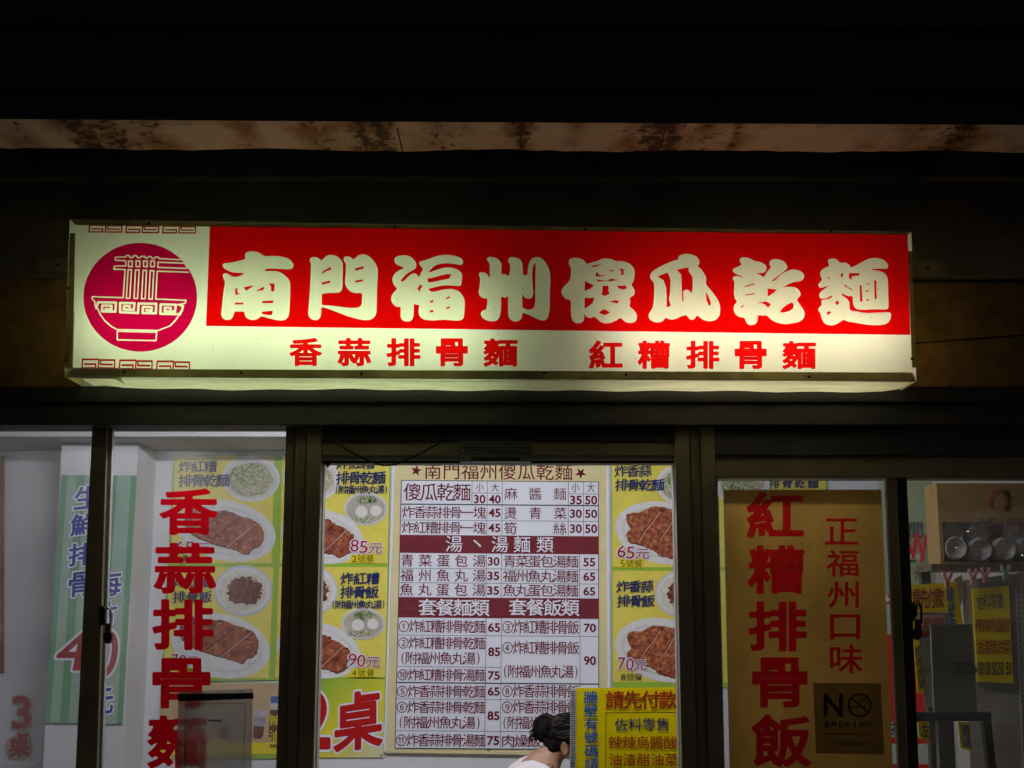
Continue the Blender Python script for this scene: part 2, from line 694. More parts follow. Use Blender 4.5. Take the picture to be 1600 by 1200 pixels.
# header above the windows and the door
b = MB()
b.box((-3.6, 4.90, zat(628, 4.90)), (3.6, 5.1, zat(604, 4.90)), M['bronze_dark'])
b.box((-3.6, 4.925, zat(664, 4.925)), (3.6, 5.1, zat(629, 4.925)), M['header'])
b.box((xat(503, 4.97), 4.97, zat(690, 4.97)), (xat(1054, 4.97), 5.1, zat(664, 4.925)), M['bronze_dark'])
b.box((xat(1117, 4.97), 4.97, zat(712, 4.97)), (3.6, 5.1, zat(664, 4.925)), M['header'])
b.box((xat(1117, 4.985), 4.985, zat(747, 4.985)), (3.6, 5.09, zat(711.5, 4.985)), M['bronze'])
b.build('header_panel', bld, bevel=.002)
# door surround: posts made of several profiles, head rail, track
b = MB()


def post(x0, x1, Y0, Y1, m, top=664, z0=0.0, bb=None):
    (bb or b).box((xat(x0, Y0), Y0, z0), (xat(x1, Y0), Y1, zat(top, Y0)), m)


post(446, 460, 5.0, 5.1, M['bronze'])
post(461, 478, 4.985, 5.1, M['bronze'])
post(479, 502, 4.97, 5.1, M['bronze'])
post(1055, 1078, 4.97, 5.1, M['bronze'])
post(1079, 1094, 4.985, 5.1, M['bronze'])
post(1095, 1117, 4.97, 5.1, M['bronze'])
b.box((xat(502, 4.98), 4.98, zat(712, 4.98)), (xat(1055, 4.98), 5.1, zat(690, 4.98)), M['bronze'])
b.build('door_frame', bld, bevel=.002)
b = MB()
b.pbox(504, 712.5, 717, 719, 5.0, 5.09, M['alu'])
b.pbox(831, 712.5, 1054, 719, 5.0, 5.09, M['alu'])
post(502.5, 507, 5.03, 5.09, M['alu'], 719)
post(1051, 1055, 5.03, 5.09, M['alu'], 719)
b.build('door_channel', bld)
b = MB()
b.pbox(504, 719, 1053, 724, 5.02, 5.09, M['black'])
b.flat([(503, 722), (519, 722), (512, 732), (509, 726)], 5.015, M['black'])
b.pbox(736, 714.5, 812, 720.5, 4.957, 4.966, M['black'])
b.build('door_track', bld)
b = MB()
b.pbox(718, 689.5, 830, 721, 4.965, 5.06, mat('grey_green_plate', (.13, .135, .11), .5, .08, 8))
for k in range(4):
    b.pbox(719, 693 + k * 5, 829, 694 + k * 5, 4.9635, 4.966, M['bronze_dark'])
b.build('door_operator', bld)

for x, y in ((512, 701), (706, 701), (845, 701), (1042, 701), (724, 704), (824, 704)):
    b = MB(); b.lathe([(0, -.003), (.003, -.0025), (.0045, 0), (.0045, .002)], P(x, y, 4.979 if not 718 < x < 830 else 4.963), (0, 1, 0), M['steel'], 8); b.build('screw', bld)
# windows
CLEAR = glass('clear_pane', (.72, .72, .74), .06)
DIM = glass('grimy_tinted_pane', (.8, .78, .7), .03)


def window(stiles, pane, gm, sill=.78):
    m = MB()
    for pr in stiles:
        m.prism(pr[0], pr[1], pr[2], pr[3])
    (x0, y0, x1) = pane
    zs = sill
    m.box((xat(x0, 5.01), 5.01, zs - .06), (xat(x1, 5.01), 5.07, zs), M['bronze'])
    w = m.build('window', bld, bevel=.0015)
    g = MB()
    Yp = 5.035
    g.face([(xat(x0, Yp), Yp, zs), (xat(x1, Yp), Yp, zs), (xat(x1, Yp), Yp, zat(y0, Yp)), (xat(x0, Yp), Yp, zat(y0, Yp))], gm)
    g.build('pane', w)
    return w


BOT = 1340
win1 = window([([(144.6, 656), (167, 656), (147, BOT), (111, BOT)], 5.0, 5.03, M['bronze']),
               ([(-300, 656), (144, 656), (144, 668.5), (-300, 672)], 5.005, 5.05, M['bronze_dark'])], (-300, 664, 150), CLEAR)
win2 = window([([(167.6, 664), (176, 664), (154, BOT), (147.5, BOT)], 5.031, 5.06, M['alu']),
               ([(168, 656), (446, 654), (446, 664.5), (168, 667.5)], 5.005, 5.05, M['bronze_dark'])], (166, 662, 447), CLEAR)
win3 = window([([(1117.5, 745), (1121.5, 745), (1136, BOT), (1130, BOT)], 5.03, 5.06, M['alu']),
               ([(1381, 660), (1397, 660), (1424, BOT), (1411, BOT)], 5.0, 5.03, M['bronze'])], (1119, 740, 1392), CLEAR)
win4 = window([([(1397.6, 660), (1413.5, 660), (1441.5, BOT), (1425, BOT)], 5.012, 5.05, M['bronze_dark'])], (1399, 744, 1900), DIM)
# low wall under the windows
b = MB()
b.box((-3.6, 5.0, 0), (xat(446, 5.0), 5.1, .72), M['dark_wall'])
b.box((-3.6, 5.0, .72), (xat(-300, 5.0), 5.1, zat(664, 4.925)), M['dark_wall'])
b.build('low_wall', bld)
b = MB()
b.box((xat(1117, 5.0), 5.0, 0), (3.6, 5.1, .72), M['dark_wall'])
b.box((xat(1900, 5.0), 5.0, .72), (3.6, 5.1, zat(664, 4.925)), M['dark_wall'])
b.build('low_wall', bld)

# the room behind
b = MB()
b.box((-3.5, YB, 0), (3.5, YB + .15, 2.9), M['white_wall'])
b.build('back_wall', bld)
b = MB()
b.box((-3.5, 5.1, 0), (-3.35, YB, 2.9), M['white_wall'])
b.build('side_wall', bld)
b = MB()
b.box((3.35, 5.1, 0), (3.5, YB, 2.9), M['white_wall'])
b.build('side_wall', bld)
b = MB()
b.box((-3.5, 5.1, 2.75), (3.5, YB, 2.9), M['white_wall'])
b.build('room_ceiling', bld)
b = MB()
zbm = P(300, 682, 7.0).z
b.box((-3.35, 7.0, zbm), (3.35, YB, 2.75), M['beam_paint'])
b.build('ceiling_beam', bld)
b = MB()
b.box((xat(97, 7.22, 690), 7.22, 0), (xat(216, 7.22, 690), YB, zbm), M['white_wall'])
b.build('pillar', bld)

# ceiling of the arcade
b = MB()
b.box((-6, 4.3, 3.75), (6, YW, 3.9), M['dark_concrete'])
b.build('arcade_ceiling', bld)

# room lamps: two bare fluorescent battens on the ceiling of the shop
ROOM_T = emit('room_tube', (.96, .97, 1), ROOM_LAMP)
for k, (lx, ly) in enumerate([(-1.15, 5.4), (.5, 5.36)]):
    r = empty('ceiling_light', (lx, ly, 2.75))
    tag(r, ['fluorescent batten on the shop ceiling over the left tables', 'fluorescent batten on the shop ceiling over the counter'][k], 'ceiling light', 'fluorescent lights of the shop')
    b = MB(); b.box((lx - .62, ly - .05, 2.69), (lx + .62, ly + .05, 2.749), M['white_wall']); b.build('batten', r)
    b = MB(); b.tube([(lx - .6, ly, 2.66), (lx + .6, ly, 2.66)], .018, ROOM_T); b.build('tube', r)

# ================================================================== BEAM of the arcade in front of the shop
def rust_paint():
    m, nt, bs = nodes('rusting_cream_paint')
    bs.inputs['Roughness'].default_value = .75
    tc = N(nt, 'ShaderNodeTexCoord')
    sx = N(nt, 'ShaderNodeSeparateXYZ')
    nt.links.new(tc.outputs['Object'], sx.inputs[0])
    near = None
    for px, w, k in [(140, .13, 1), (185, .16, .85), (250, .2, .6), (390, .1, .5), (500, .22, .62), (570, .12, .9), (598, .1, 1), (690, .16, .62), (815, .07, .98), (1022, .16, .95), (1046, .08, 1), (1100, .2, .6), (1145, .05, .75), (1420, .22, .5), (1490, .14, .9), (50, .1, .55), (900, .05, .45)]:
        x = P(px, 215, 4.33).x
        a = N(nt, 'ShaderNodeMath', operation='SUBTRACT'); a.inputs[1].default_value = x
        nt.links.new(sx.outputs[0], a.inputs[0])
        c = N(nt, 'ShaderNodeMath', operation='ABSOLUTE'); nt.links.new(a.outputs[0], c.inputs[0])
        d = N(nt, 'ShaderNodeMapRange'); d.inputs['From Min'].default_value = 0; d.inputs['From Max'].default_value = w
        d.inputs['To Min'].default_value = k; d.inputs['To Max'].default_value = 0
        nt.links.new(c.outputs[0], d.inputs[0])
        if near is None:
            near = d
        else:
            e = N(nt, 'ShaderNodeMath', operation='MAXIMUM')
            nt.links.new(near.outputs[0], e.inputs[0]); nt.links.new(d.outputs[0], e.inputs[1])
            near = e
    mp = N(nt, 'ShaderNodeMapping'); mp.inputs['Scale'].default_value = (1, .75, 1); mp.inputs['Rotation'].default_value = (0, 0, .5)
    nt.links.new(tc.outputs['Object'], mp.inputs[0])
    n1 = N(nt, 'ShaderNodeTexNoise', i_Scale=24, i_Detail=12, i_Roughness=.8)
    nt.links.new(mp.outputs[0], n1.inputs['Vector'])
    n2 = N(nt, 'ShaderNodeTexNoise', i_Scale=7, i_Detail=5)
    nt.links.new(mp.outputs[0], n2.inputs['Vector'])
    # flakes: where noise passes a threshold that falls near the bad spots
    th = N(nt, 'ShaderNodeMath', operation='MULTIPLY_ADD'); th.inputs[1].default_value = .235
    nt.links.new(near.outputs[0], th.inputs[0]); nt.links.new(n1.outputs[0], th.inputs[2])
    fl = N(nt, 'ShaderNodeMapRange'); fl.inputs['From Min'].default_value = .655; fl.inputs['From Max'].default_value = .7
    nt.links.new(th.outputs[0], fl.inputs[0])
    th2 = N(nt, 'ShaderNodeMath', operation='MULTIPLY_ADD'); th2.inputs[1].default_value = .3
    nt.links.new(near.outputs[0], th2.inputs[0]); nt.links.new(n2.outputs[0], th2.inputs[2])
    st = N(nt, 'ShaderNodeMapRange'); st.inputs['From Min'].default_value = .5; st.inputs['From Max'].default_value = .78
    nt.links.new(th2.outputs[0], st.inputs[0])
    base = ramp(nt, n2.outputs[0], [(.3, (.7, .62, .42)), (.7, (.84, .76, .54))])
    mx = N(nt, 'ShaderNodeMix', data_type='RGBA')
    nt.links.new(st.outputs[0], mx.inputs[0]); nt.links.new(base.outputs[0], mx.inputs[6]); mx.inputs[7].default_value = (.36, .2, .06, 1)
    mx2 = N(nt, 'ShaderNodeMix', data_type='RGBA')
    nt.links.new(fl.outputs[0], mx2.inputs[0]); nt.links.new(mx.outputs[2], mx2.inputs[6]); mx2.inputs[7].default_value = (.055, .018, .006, 1)
    nt.links.new(mx2.outputs[2], bs.inputs['Base Color'])
    bp = N(nt, 'ShaderNodeBump', i_Strength=.5, i_Distance=.006)
    nt.links.new(th.outputs[0], bp.inputs['Height'])
    nt.links.new(bp.outputs[0], bs.inputs['Normal'])
    return m


M['rust'] = rust_paint()
zb = P(800, 199, 4.2).z
beam = empty('overhead_beam', (0, 4.3, zb))
tag(beam, 'dark arcade beam crossing above the shop sign with peeling rusty cream paint underneath', 'beam')
b = MB()
xs = list(range(-500, 2101, 20))
rng = random.Random(3)
front, back = [], []
for i, x in enumerate(xs):
    s = x / 1600
    front.append(PZ(x, 193 + 12 * s - 3 * s * s, zb))
    back.append(PZ(x, 232 + 7 * s - 2 * s * s + 1.6 * math.sin(i * .37) + 1.2 * rng.uniform(-1, 1), zb))
for i in range(len(xs) - 1):
    b.face([front[i], front[i + 1], back[i + 1], back[i]], M['rust'])
b.build('soffit', beam)
b = MB()
zt = 4.6
lip = [Vector((p.x, p.y - .03, p.z + .004)) for p in front]
for i in range(len(xs) - 1):
    b.face([lip[i], lip[i + 1], front[i + 1], front[i]], M['rust'])
b.build('drip_edge', beam)
b = MB()


def wob(pts, h, dy):
    return [Vector((p.x, p.y + dy, h)) for p in pts]


prof = [lip]
for h, dy in [(zat(146, 4.17), 0), (zat(145.5, 4.17), -.025), (zat(139, 4.14), -.025), (zat(138, 4.14), .0), (zat(46, 4.17), 0), (zat(45.5, 4.17), -.02), (zt, -.02)]:
    prof.append(wob(lip, h, dy))
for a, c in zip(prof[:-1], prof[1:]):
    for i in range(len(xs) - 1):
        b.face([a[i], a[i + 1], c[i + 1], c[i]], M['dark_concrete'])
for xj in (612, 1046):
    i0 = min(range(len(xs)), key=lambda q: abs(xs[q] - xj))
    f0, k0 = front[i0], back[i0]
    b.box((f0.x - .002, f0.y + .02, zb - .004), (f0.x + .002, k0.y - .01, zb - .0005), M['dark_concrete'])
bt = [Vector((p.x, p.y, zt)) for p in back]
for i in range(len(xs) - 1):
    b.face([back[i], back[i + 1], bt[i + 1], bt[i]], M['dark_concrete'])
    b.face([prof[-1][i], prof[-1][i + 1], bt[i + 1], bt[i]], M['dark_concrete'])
b.build('beam_body', beam)

# ================================================================== ILLUMINATED SIGN
YS = 4.70
YSB = 4.90
sign = empty('shop_sign', P(766, 470, YSB))
tag(sign, 'long backlit red and white lightbox sign with noodle bowl emblem above the door', 'shop sign')
PLATE = milky('white_sign_plastic', (.84, .84, .8), .6, var=.035, scale=5)
UNDER = milky('aged_underside_sheet', (.72, .72, .58), .45, var=.12, scale=5, stretch=(1, 4, 1))
RIM = milky('shaded_plastic_rim', (.5, .45, .28), .65, clear=.05, var=.2, scale=7)  # darker tone stands in for the less lit, bent-back edge of the face
SIDE = milky('sign_side_plastic', (.75, .55, .25), .7, var=.1)
BOXW = mat('sign_box_white', (.36, .36, .34), .6, .05)
RED = film('red_sign_film', (.86, .0012, .0008))
RED2 = film('red_letter_film', (.95, .004, .004))
MAG = film('magenta_sign_film', (.68, .001, .085))
PALE = film('white_letter_film', (.98, .97, .92))
oTL, oTR, oBR, oBL = (109, 343), (1424, 362.5), (1432, 596), (101, 588.5)
iTL, iTR, iBR, iBL = (117.5, 351), (1418.5, 366.2), (1425.5, 582), (113, 576)


def lerp(a, c, t):
    return (a[0] + (c[0] - a[0]) * t, a[1] + (c[1] - a[1]) * t)


b = MB()
b.flat([oTL, oTR, oBR, oBL], YS, PLATE)
b.build('face_panel', sign)
# housing: back, top, ends
b = MB()
f4 = [P(*q, YS + .004) for q in (oTL, oTR, oBR, oBL)]
k4 = [Vector((p.x, YSB, p.z)) for p in f4]
b.face(k4, BOXW)
b.build('housing', sign)
b = MB()
b.face([f4[0], f4[1], k4[1], k4[0]], milky('sign_top_sheet', (.34, .33, .28), .22, var=.2))  # light leak through the top is added to lift wall, ledge and beam
b.build('top_panel', sign)
b = MB()
b.face([f4[1], f4[2], k4[2], k4[1]], SIDE)
b.build('end_panel', sign)
b = MB()
b.face([f4[3], f4[0], k4[0], k4[3]], SIDE)
b.build('end_panel', sign)
# underside panel: a loose translucent sheet that sags a little
b = MB()
n = 60
ed0, ed1 = [], []
for i in range(n + 1):
    t = i / n
    x, y = lerp((128, 591.5), (1424, 598.5), t)
    sag = 1.6 * math.exp(-((x - 340) / 160) ** 2) + 1.0 * math.exp(-((x - 760) / 120) ** 2) + .5 * math.sin(x * .021)
    p = P(x, y + sag, YS + .012)
    ed0.append(p)
    ed1.append(Vector((p.x, YSB - .005 - (.06 if t > .985 else 0) - (.05 if t < .02 else 0), p.z - .002 + .002 * math.sin(x * .05))))
for i in range(n):
    b.face([ed0[i], ed0[i + 1], ed1[i + 1], ed1[i]], UNDER)
b.build('underside_panel', sign)
# rim of the pan-shaped face
b = MB()
d0, d1 = YS - .007, YS - .001
b.prism([oTL, oTR, iTR, iTL], d0, d1, RIM)
b.prism([iBL, iBR, oBR, oBL], d0, d1, RIM)
b.prism([(109, 364), iTL, iBL, (101, 574)][0:1] + [(117, 364), (113, 576), (101, 574)], d0 + .001, d1, RIM)
b.prism([(1418.8, 392), (1425.2, 392), (1432, 574), (1425.6, 574)], d0 + .001, d1, RIM)
b.build('rim', sign, bevel=.001)
# patches of old tape on the left edge
TAPE = milky('yellowed_tape', (.62, .57, .38), .5, clear=.15)
b = MB()
b.flat([(107, 487), (116.5, 487.5), (114, 573), (101, 572)], d0 - .001, TAPE)
b.build('tape_patch', sign)
b = MB()
b.flat([(100, 574), (190, 575), (190, 591.5), (197, 602), (180, 592.5), (101, 590)], d0 - .003, TAPE)
b.build('tape_patch', sign)
# screws
for x, y in [(233, 349), (617, 355), (914, 358), (1298, 361.5), (194, 581), (377, 583), (565, 584.5), (850, 582.5), (978, 585.5), (1264, 589), (1425.5, 560), (106.5, 450), (103, 563)]:
    b = MB()
    c = P(x, y, d0)
    b.lathe([(0, -.0035), (.0035, -.003), (.0055, 0), (.0055, .004)], c, (0, 1, 0), M['black'], 10)
    b.build('screw', sign, smooth=True)
# lamp tubes inside: the left half greenish, the right half warm, a dark gap between
TL_ = emit('greenish_sign_tube', (.87, 1, .58), TUBE_LEFT)
TR_ = emit('warm_sign_tube', (1, .9, .6), TUBE_RIGHT)
for x0, x1, y0, y1, m in [(150, 765, 520, 528, TL_), (955, 1395, 530, 535, TR_)]:
    b = MB(); b.tube([P(x0, y0, YS + .15), P(x1, y1, YS + .15)], .013, m, 12); b.build('lamp_tube', sign)

# --- the eight big characters, traced
ORG = {'a': (330, 380), 'b': (600, 380), 'c': (865, 380), 'd': (1130, 380)}
GL = [
 ('a', [(303,100),(315,82),(345,73),(390,74),(430,85),(460,106),(490,116),(560,114),(620,118),(670,130),(705,150),(728,178),(735,200),(725,222),(700,233),(650,232),(580,228),(520,227),(490,232),(482,250),(520,248),(580,250),(620,262),(660,290),(690,320),(706,360),(706,420),(704,500),(698,600),(690,650),(665,680),(630,690),(580,686),(520,672),(470,658),(445,655),(420,672),(390,685),(350,684),(315,665),(298,635),(294,612),(250,610),(215,610),(205,625),(198,650),(180,675),(150,685),(115,678),(95,655),(90,625),(98,550),(108,450),(116,390),(122,345),(110,315),(104,290),(112,272),(135,268),(165,280),(190,296),(215,300),(250,293),(280,280),(292,268),(250,264),(200,262),(160,250),(120,228),(104,205),(108,185),(130,177),(180,172),(240,158),(290,145),(303,138)],
  [[(214,406),(240,400),(232,420),(240,445),(255,458),(214,458)],[(290,394),(335,384),(384,377),(350,400),(310,424)],[(398,430),(430,408),(470,388),(474,395),(466,418),(430,424)],[(512,360),(560,360),(566,370),(562,430),(545,430),(530,418),(538,405),(530,380)],[(212,530),(290,530),(286,546),(212,548)],[(456,518),(554,510),(552,534),(456,536)],[(452,612),(550,602),(545,635),(530,642),(490,638),(452,630)]]),
 ('a', [(882,140),(900,125),(935,124),(962,136),(985,154),(1005,135),(1035,110),(1070,104),(1110,112),(1145,135),(1168,165),(1176,200),(1174,300),(1172,390),(1160,425),(1130,442),(1060,444),(1000,452),(988,460),(990,500),(990,548),(1050,556),(1140,566),(1220,576),(1290,576),(1325,568),(1342,545),(1346,500),(1344,448),(1290,446),(1245,432),(1210,395),(1195,350),(1200,280),(1202,190),(1186,160),(1184,132),(1202,118),(1230,120),(1255,132),(1272,142),(1292,128),(1315,108),(1350,98),(1395,108),(1440,145),(1472,190),(1488,240),(1484,340),(1480,450),(1478,580),(1472,630),(1450,665),(1410,685),(1350,685),(1280,670),(1200,645),(1110,610),(1040,584),(988,572),(982,600),(978,650),(960,678),(930,688),(895,678),(872,655),(866,620),(874,520),(882,400),(888,280),(890,190),(882,165)],
  [[(988,268),(1000,248),(1066,210),(1068,238),(1030,248),(990,276)],[(988,350),(1062,332),(1062,354),(988,370)],[(1286,226),(1360,204),(1360,226),(1286,246)],[(1286,334),(1356,322),(1356,340),(1288,352)]]),
 ('b', [(94,160),(100,130),(125,114),(170,108),(215,112),(250,130),(278,162),(290,195),(280,225),(245,248),(205,272),(170,305),(150,335),(165,342),(190,325),(225,290),(260,268),(290,275),(313,300),(330,265),(348,230),(330,210),(315,185),(320,165),(350,155),(400,140),(450,120),(510,106),(570,103),(630,112),(680,130),(704,155),(704,180),(685,194),(640,188),(570,180),(510,184),(460,198),(425,225),(400,260),(450,245),(510,225),(570,215),(625,222),(670,245),(695,275),(698,310),(692,355),(682,380),(640,380),(560,376),(490,384),(440,396),(396,410),(430,434),(480,424),(550,410),(610,408),(665,428),(700,465),(720,510),(722,570),(716,640),(705,675),(665,692),(600,688),(520,684),(440,690),(370,684),(330,665),(310,630),(310,590),(314,555),(285,550),(268,542),(266,600),(260,660),(240,692),(205,700),(168,690),(148,660),(148,610),(146,570),(115,568),(82,545),(64,505),(74,460),(100,425),(114,405),(90,375),(75,330),(85,290),(115,255),(150,235),(178,218),(140,204),(110,190)],
  [[(386,316),(430,310),(500,290),(560,276),(604,278),(580,316),(500,332),(430,348),(395,348)],[(322,366),(345,392),(325,402),(325,434),(296,408)],[(410,518),(442,506),(440,526),(410,532)],[(552,488),(588,472),(588,490),(552,500)],[(408,600),(442,596),(440,616),(408,618)],[(556,572),(588,564),(588,580),(556,588)]]),
 ('b', [(920,150),(928,128),(955,122),(1000,132),(1035,160),(1050,195),(1048,270),(1080,275),(1112,292),(1124,250),(1126,195),(1110,165),(1112,138),(1135,124),(1180,128),(1218,148),(1236,185),(1240,240),(1242,278),(1278,280),(1285,220),(1300,165),(1325,135),(1362,122),(1410,138),(1450,185),(1475,240),(1485,300),(1482,420),(1480,560),(1470,640),(1450,680),(1415,690),(1370,678),(1320,652),(1270,632),(1238,626),(1230,665),(1205,692),(1175,700),(1140,690),(1115,660),(1108,610),(1108,520),(1106,475),(1080,488),(1048,480),(1046,540),(1042,610),(1030,660),(1005,690),(960,698),(910,685),(875,660),(864,630),(880,602),(910,590),(920,545),(920,496),(890,492),(860,475),(846,440),(852,390),(858,320),(848,285),(855,262),(885,260),(915,272),(942,304),(944,250),(942,185)],
  [[(1350,175),(1354,210),(1352,300),(1350,440),(1350,520),(1342,570),(1315,592),(1280,594),(1236,574),(1234,500),(1236,455),(1255,485),(1290,498),(1320,488),(1334,450),(1328,380),(1322,300),(1325,230),(1338,190)]]),
 ('c', [(134,165),(145,140),(190,130),(240,138),(275,158),(298,182),(340,172),(390,158),(430,140),(480,136),(525,144),(558,160),(610,160),(665,176),(705,208),(724,250),(722,300),(712,340),(696,375),(715,400),(726,435),(715,465),(680,488),(686,525),(680,565),(715,595),(742,635),(742,675),(720,705),(675,712),(635,700),(598,668),(560,690),(510,712),(460,716),(415,700),(370,660),(330,668),(295,658),(274,635),(272,680),(250,708),(212,716),(180,700),(160,665),(154,600),(152,515),(110,498),(80,465),(70,430),(88,390),(130,350),(150,310),(156,250),(152,215),(138,195)],
  [[(345,200),(440,184),(400,200),(355,216)],[(376,264),(398,262),(400,278),(420,286),(470,288),(378,300)],[(484,246),(546,236),(520,252)],[(580,230),(618,228),(626,240),(624,285),(596,278),(608,262),(600,244)],[(376,322),(420,330),(480,336),(510,316),(580,328),(520,338),(400,342)],[(282,334),(310,355),(358,374),(330,405),(276,426)],[(276,484),(320,492),(362,484),(350,535),(276,586)],[(438,380),(490,380),(490,430),(500,452),(458,472),(426,456),(436,430)],[(566,380),(648,380),(652,405),(620,414),(580,400)],[(500,522),(550,508),(580,514),(576,538)],[(404,622),(430,598),(460,590),(505,620),(460,642)]]),
 ('c', [(1112,135),(1125,110),(1175,95),(1230,100),(1280,122),(1303,160),(1298,190),(1288,204),(1320,235),(1350,280),(1364,320),(1362,366),(1400,415),(1450,480),(1480,535),(1488,590),(1478,650),(1440,688),(1385,696),(1330,682),(1282,648),(1255,678),(1230,684),(1205,670),(1186,644),(1140,652),(1090,676),(1045,682),(1000,668),(975,695),(935,708),(890,700),(855,675),(848,638),(870,600),(888,560),(896,480),(898,400),(892,348),(868,325),(862,290),(880,255),(930,220),(1000,185),(1060,160),(1112,144)],
  [[(928,298),(970,280),(1018,262),(1036,300),(1044,330),(1040,440),(1030,500),(1046,560),(1008,574),(1010,480),(1004,390),(980,330)],[(1100,238),(1205,216),(1205,250),(1240,300),(1242,380),(1234,448),(1215,425),(1185,412),(1155,430),(1160,480),(1160,515),(1150,524),(1144,420),(1142,330),(1140,280)],[(1358,430),(1385,480),(1405,530),(1400,556),(1385,556),(1365,510)]]),
 ('d', [(148,160),(155,134),(185,126),(235,134),(280,158),(330,168),(372,190),(386,215),(378,248),(350,266),(300,268),(330,282),(362,300),(395,250),(425,218),(412,190),(418,160),(445,144),(490,144),(540,162),(570,200),(565,230),(535,258),(480,300),(445,325),(434,338),(455,335),(490,305),(530,270),(590,242),(640,234),(695,252),(722,285),(718,315),(690,338),(640,346),(590,362),(540,390),(515,400),(545,392),(600,388),(650,398),(684,430),(690,465),(660,505),(685,545),(715,590),(728,630),(718,670),(680,700),(620,715),(550,722),(480,708),(425,680),(388,645),(355,648),(312,645),(305,695),(285,722),(245,732),(210,715),(188,668),(150,660),(110,635),(93,595),(98,555),(122,522),(102,490),(97,430),(100,350),(88,325),(86,305),(110,293),(145,295),(175,308),(160,292),(115,275),(86,250),(92,228),(120,215),(162,192)],
  [[(398,404),(440,410),(484,414),(450,444),(410,470),(398,474)],[(188,388),(230,370),(280,358),(278,368),(230,382),(192,394)],[(196,458),(280,446),(280,456),(196,468)],[(298,526),(350,528),(380,518),(428,544),(402,574),(370,545),(330,533)],[(154,578),(168,556),(188,550),(180,562),(160,580)],[(505,618),(530,580),(575,545),(615,528),(630,550),(622,585),(590,606),(540,618)]]),
 ('d', [(935,165),(942,145),(970,136),(1010,142),(1045,172),(1095,174),(1125,192),(1144,214),(1190,195),(1250,160),(1310,136),(1370,132),(1430,148),(1465,180),(1472,210),(1455,228),(1400,226),(1330,230),(1332,238),(1390,246),(1440,268),(1466,305),(1472,360),(1474,460),(1476,560),(1462,588),(1420,592),(1340,590),(1260,594),(1200,590),(1168,565),(1156,520),(1154,474),(1125,474),(1090,462),(1060,448),(1065,468),(1100,492),(1128,530),(1132,594),(1190,608),(1270,622),(1360,620),(1450,616),(1494,624),(1498,655),(1480,700),(1440,725),(1370,732),(1290,728),(1190,712),(1110,698),(1074,686),(1030,712),(985,732),(945,732),(905,715),(882,680),(870,640),(868,625),(850,605),(852,580),(878,552),(876,515),(895,504),(935,500),(972,480),(965,468),(925,490),(885,496),(862,485),(858,460),(875,430),(915,400),(938,382),(910,388),(875,398),(855,390),(848,372),(862,350),(882,325),(868,290),(866,262),(885,235),(925,212),(946,200)],
  [[(930,312),(945,298),(947,324)],[(1050,275),(1072,268),(1068,295),(1052,308)],[(1126,264),(1150,268),(1212,266),(1216,288),(1150,294),(1144,326),(1122,308)],[(1076,380),(1096,372),(1106,388),(1148,408),(1154,424),(1110,398)],[(1218,376),(1236,374),(1244,520),(1222,522)],[(1348,332),(1368,332),(1370,498),(1352,500)],[(1274,366),(1302,356),(1302,364),(1276,374)],[(1276,424),(1298,416),(1296,432),(1276,436)],[(1278,504),(1302,498),(1300,510),(1280,518)],[(998,530),(1012,516),(1032,514),(1030,545),(1015,552)],[(926,620),(945,606),(966,618),(940,640),(928,638)]]),
]
rTL, rTR, rBR, rBL = (328, 352), (1418.3, 366), (1422.5, 523.3), (322, 509.3)
loops = [[rTL, rTR, rBR, rBL]]
chars = []
for o_, outer, holes in GL:
    ox, oy = ORG[o_]
    T = lambda q: (ox + q[0] / 5.714, oy + q[1] / 5.714)
    lp = [[T(q) for q in smooth_closed(outer, 3)]] + [[T(q) for q in h] for h in holes]
    loops += lp
    chars.append(lp)
YL = YS - .0016
v, f = fill_mesh(loops)
b = MB(); b.mesh([P(x, y, YL) for x, y in v], f, RED)
b.build('red_panel', sign)
for lp in chars:
    v, f = fill_mesh(lp)
    b = MB(); b.mesh([P(x, y, YL) for x, y in v], f, PALE)
    b.build('character', sign)
# ten small red characters
ROWY = [(528.5, 573)]
for s, xs_, y0, y1 in [('香蒜排骨麵', [(452, 503), (527, 580), (604, 657), (681, 731), (755, 809)], 528, 572),
                       ('紅糟排骨麵', [(920, 973), (996, 1047), (1072, 1124), (1148, 1198), (1222, 1275)], 532, 576)]:
    for i, (ch, (x0, x1)) in enumerate(zip(s, xs_)):
        b = MB()
        put(b, round_glyph(ch, .033), x0, y0 + i * .2, x1, y1 + i * .2, YL, RED2)
        b.build('small_character', sign)

# emblem: magenta disc with a bowl of noodles in line work
def poly_sd(pts, X, Y, w, closed=False):
    d = np.full(X.shape, 1e9)
    if closed:
        pts = pts + pts[:1]
    for (ax, ay), (bx, by) in zip(pts[:-1], pts[1:]):
        dx, dy = bx - ax, by - ay
        t = np.clip(((X - ax) * dx + (Y - ay) * dy) / (dx * dx + dy * dy + 1e-9), 0, 1)
        d = np.minimum(d, np.hypot(X - ax - t * dx, Y - ay - t * dy))
    return w / 2 - d


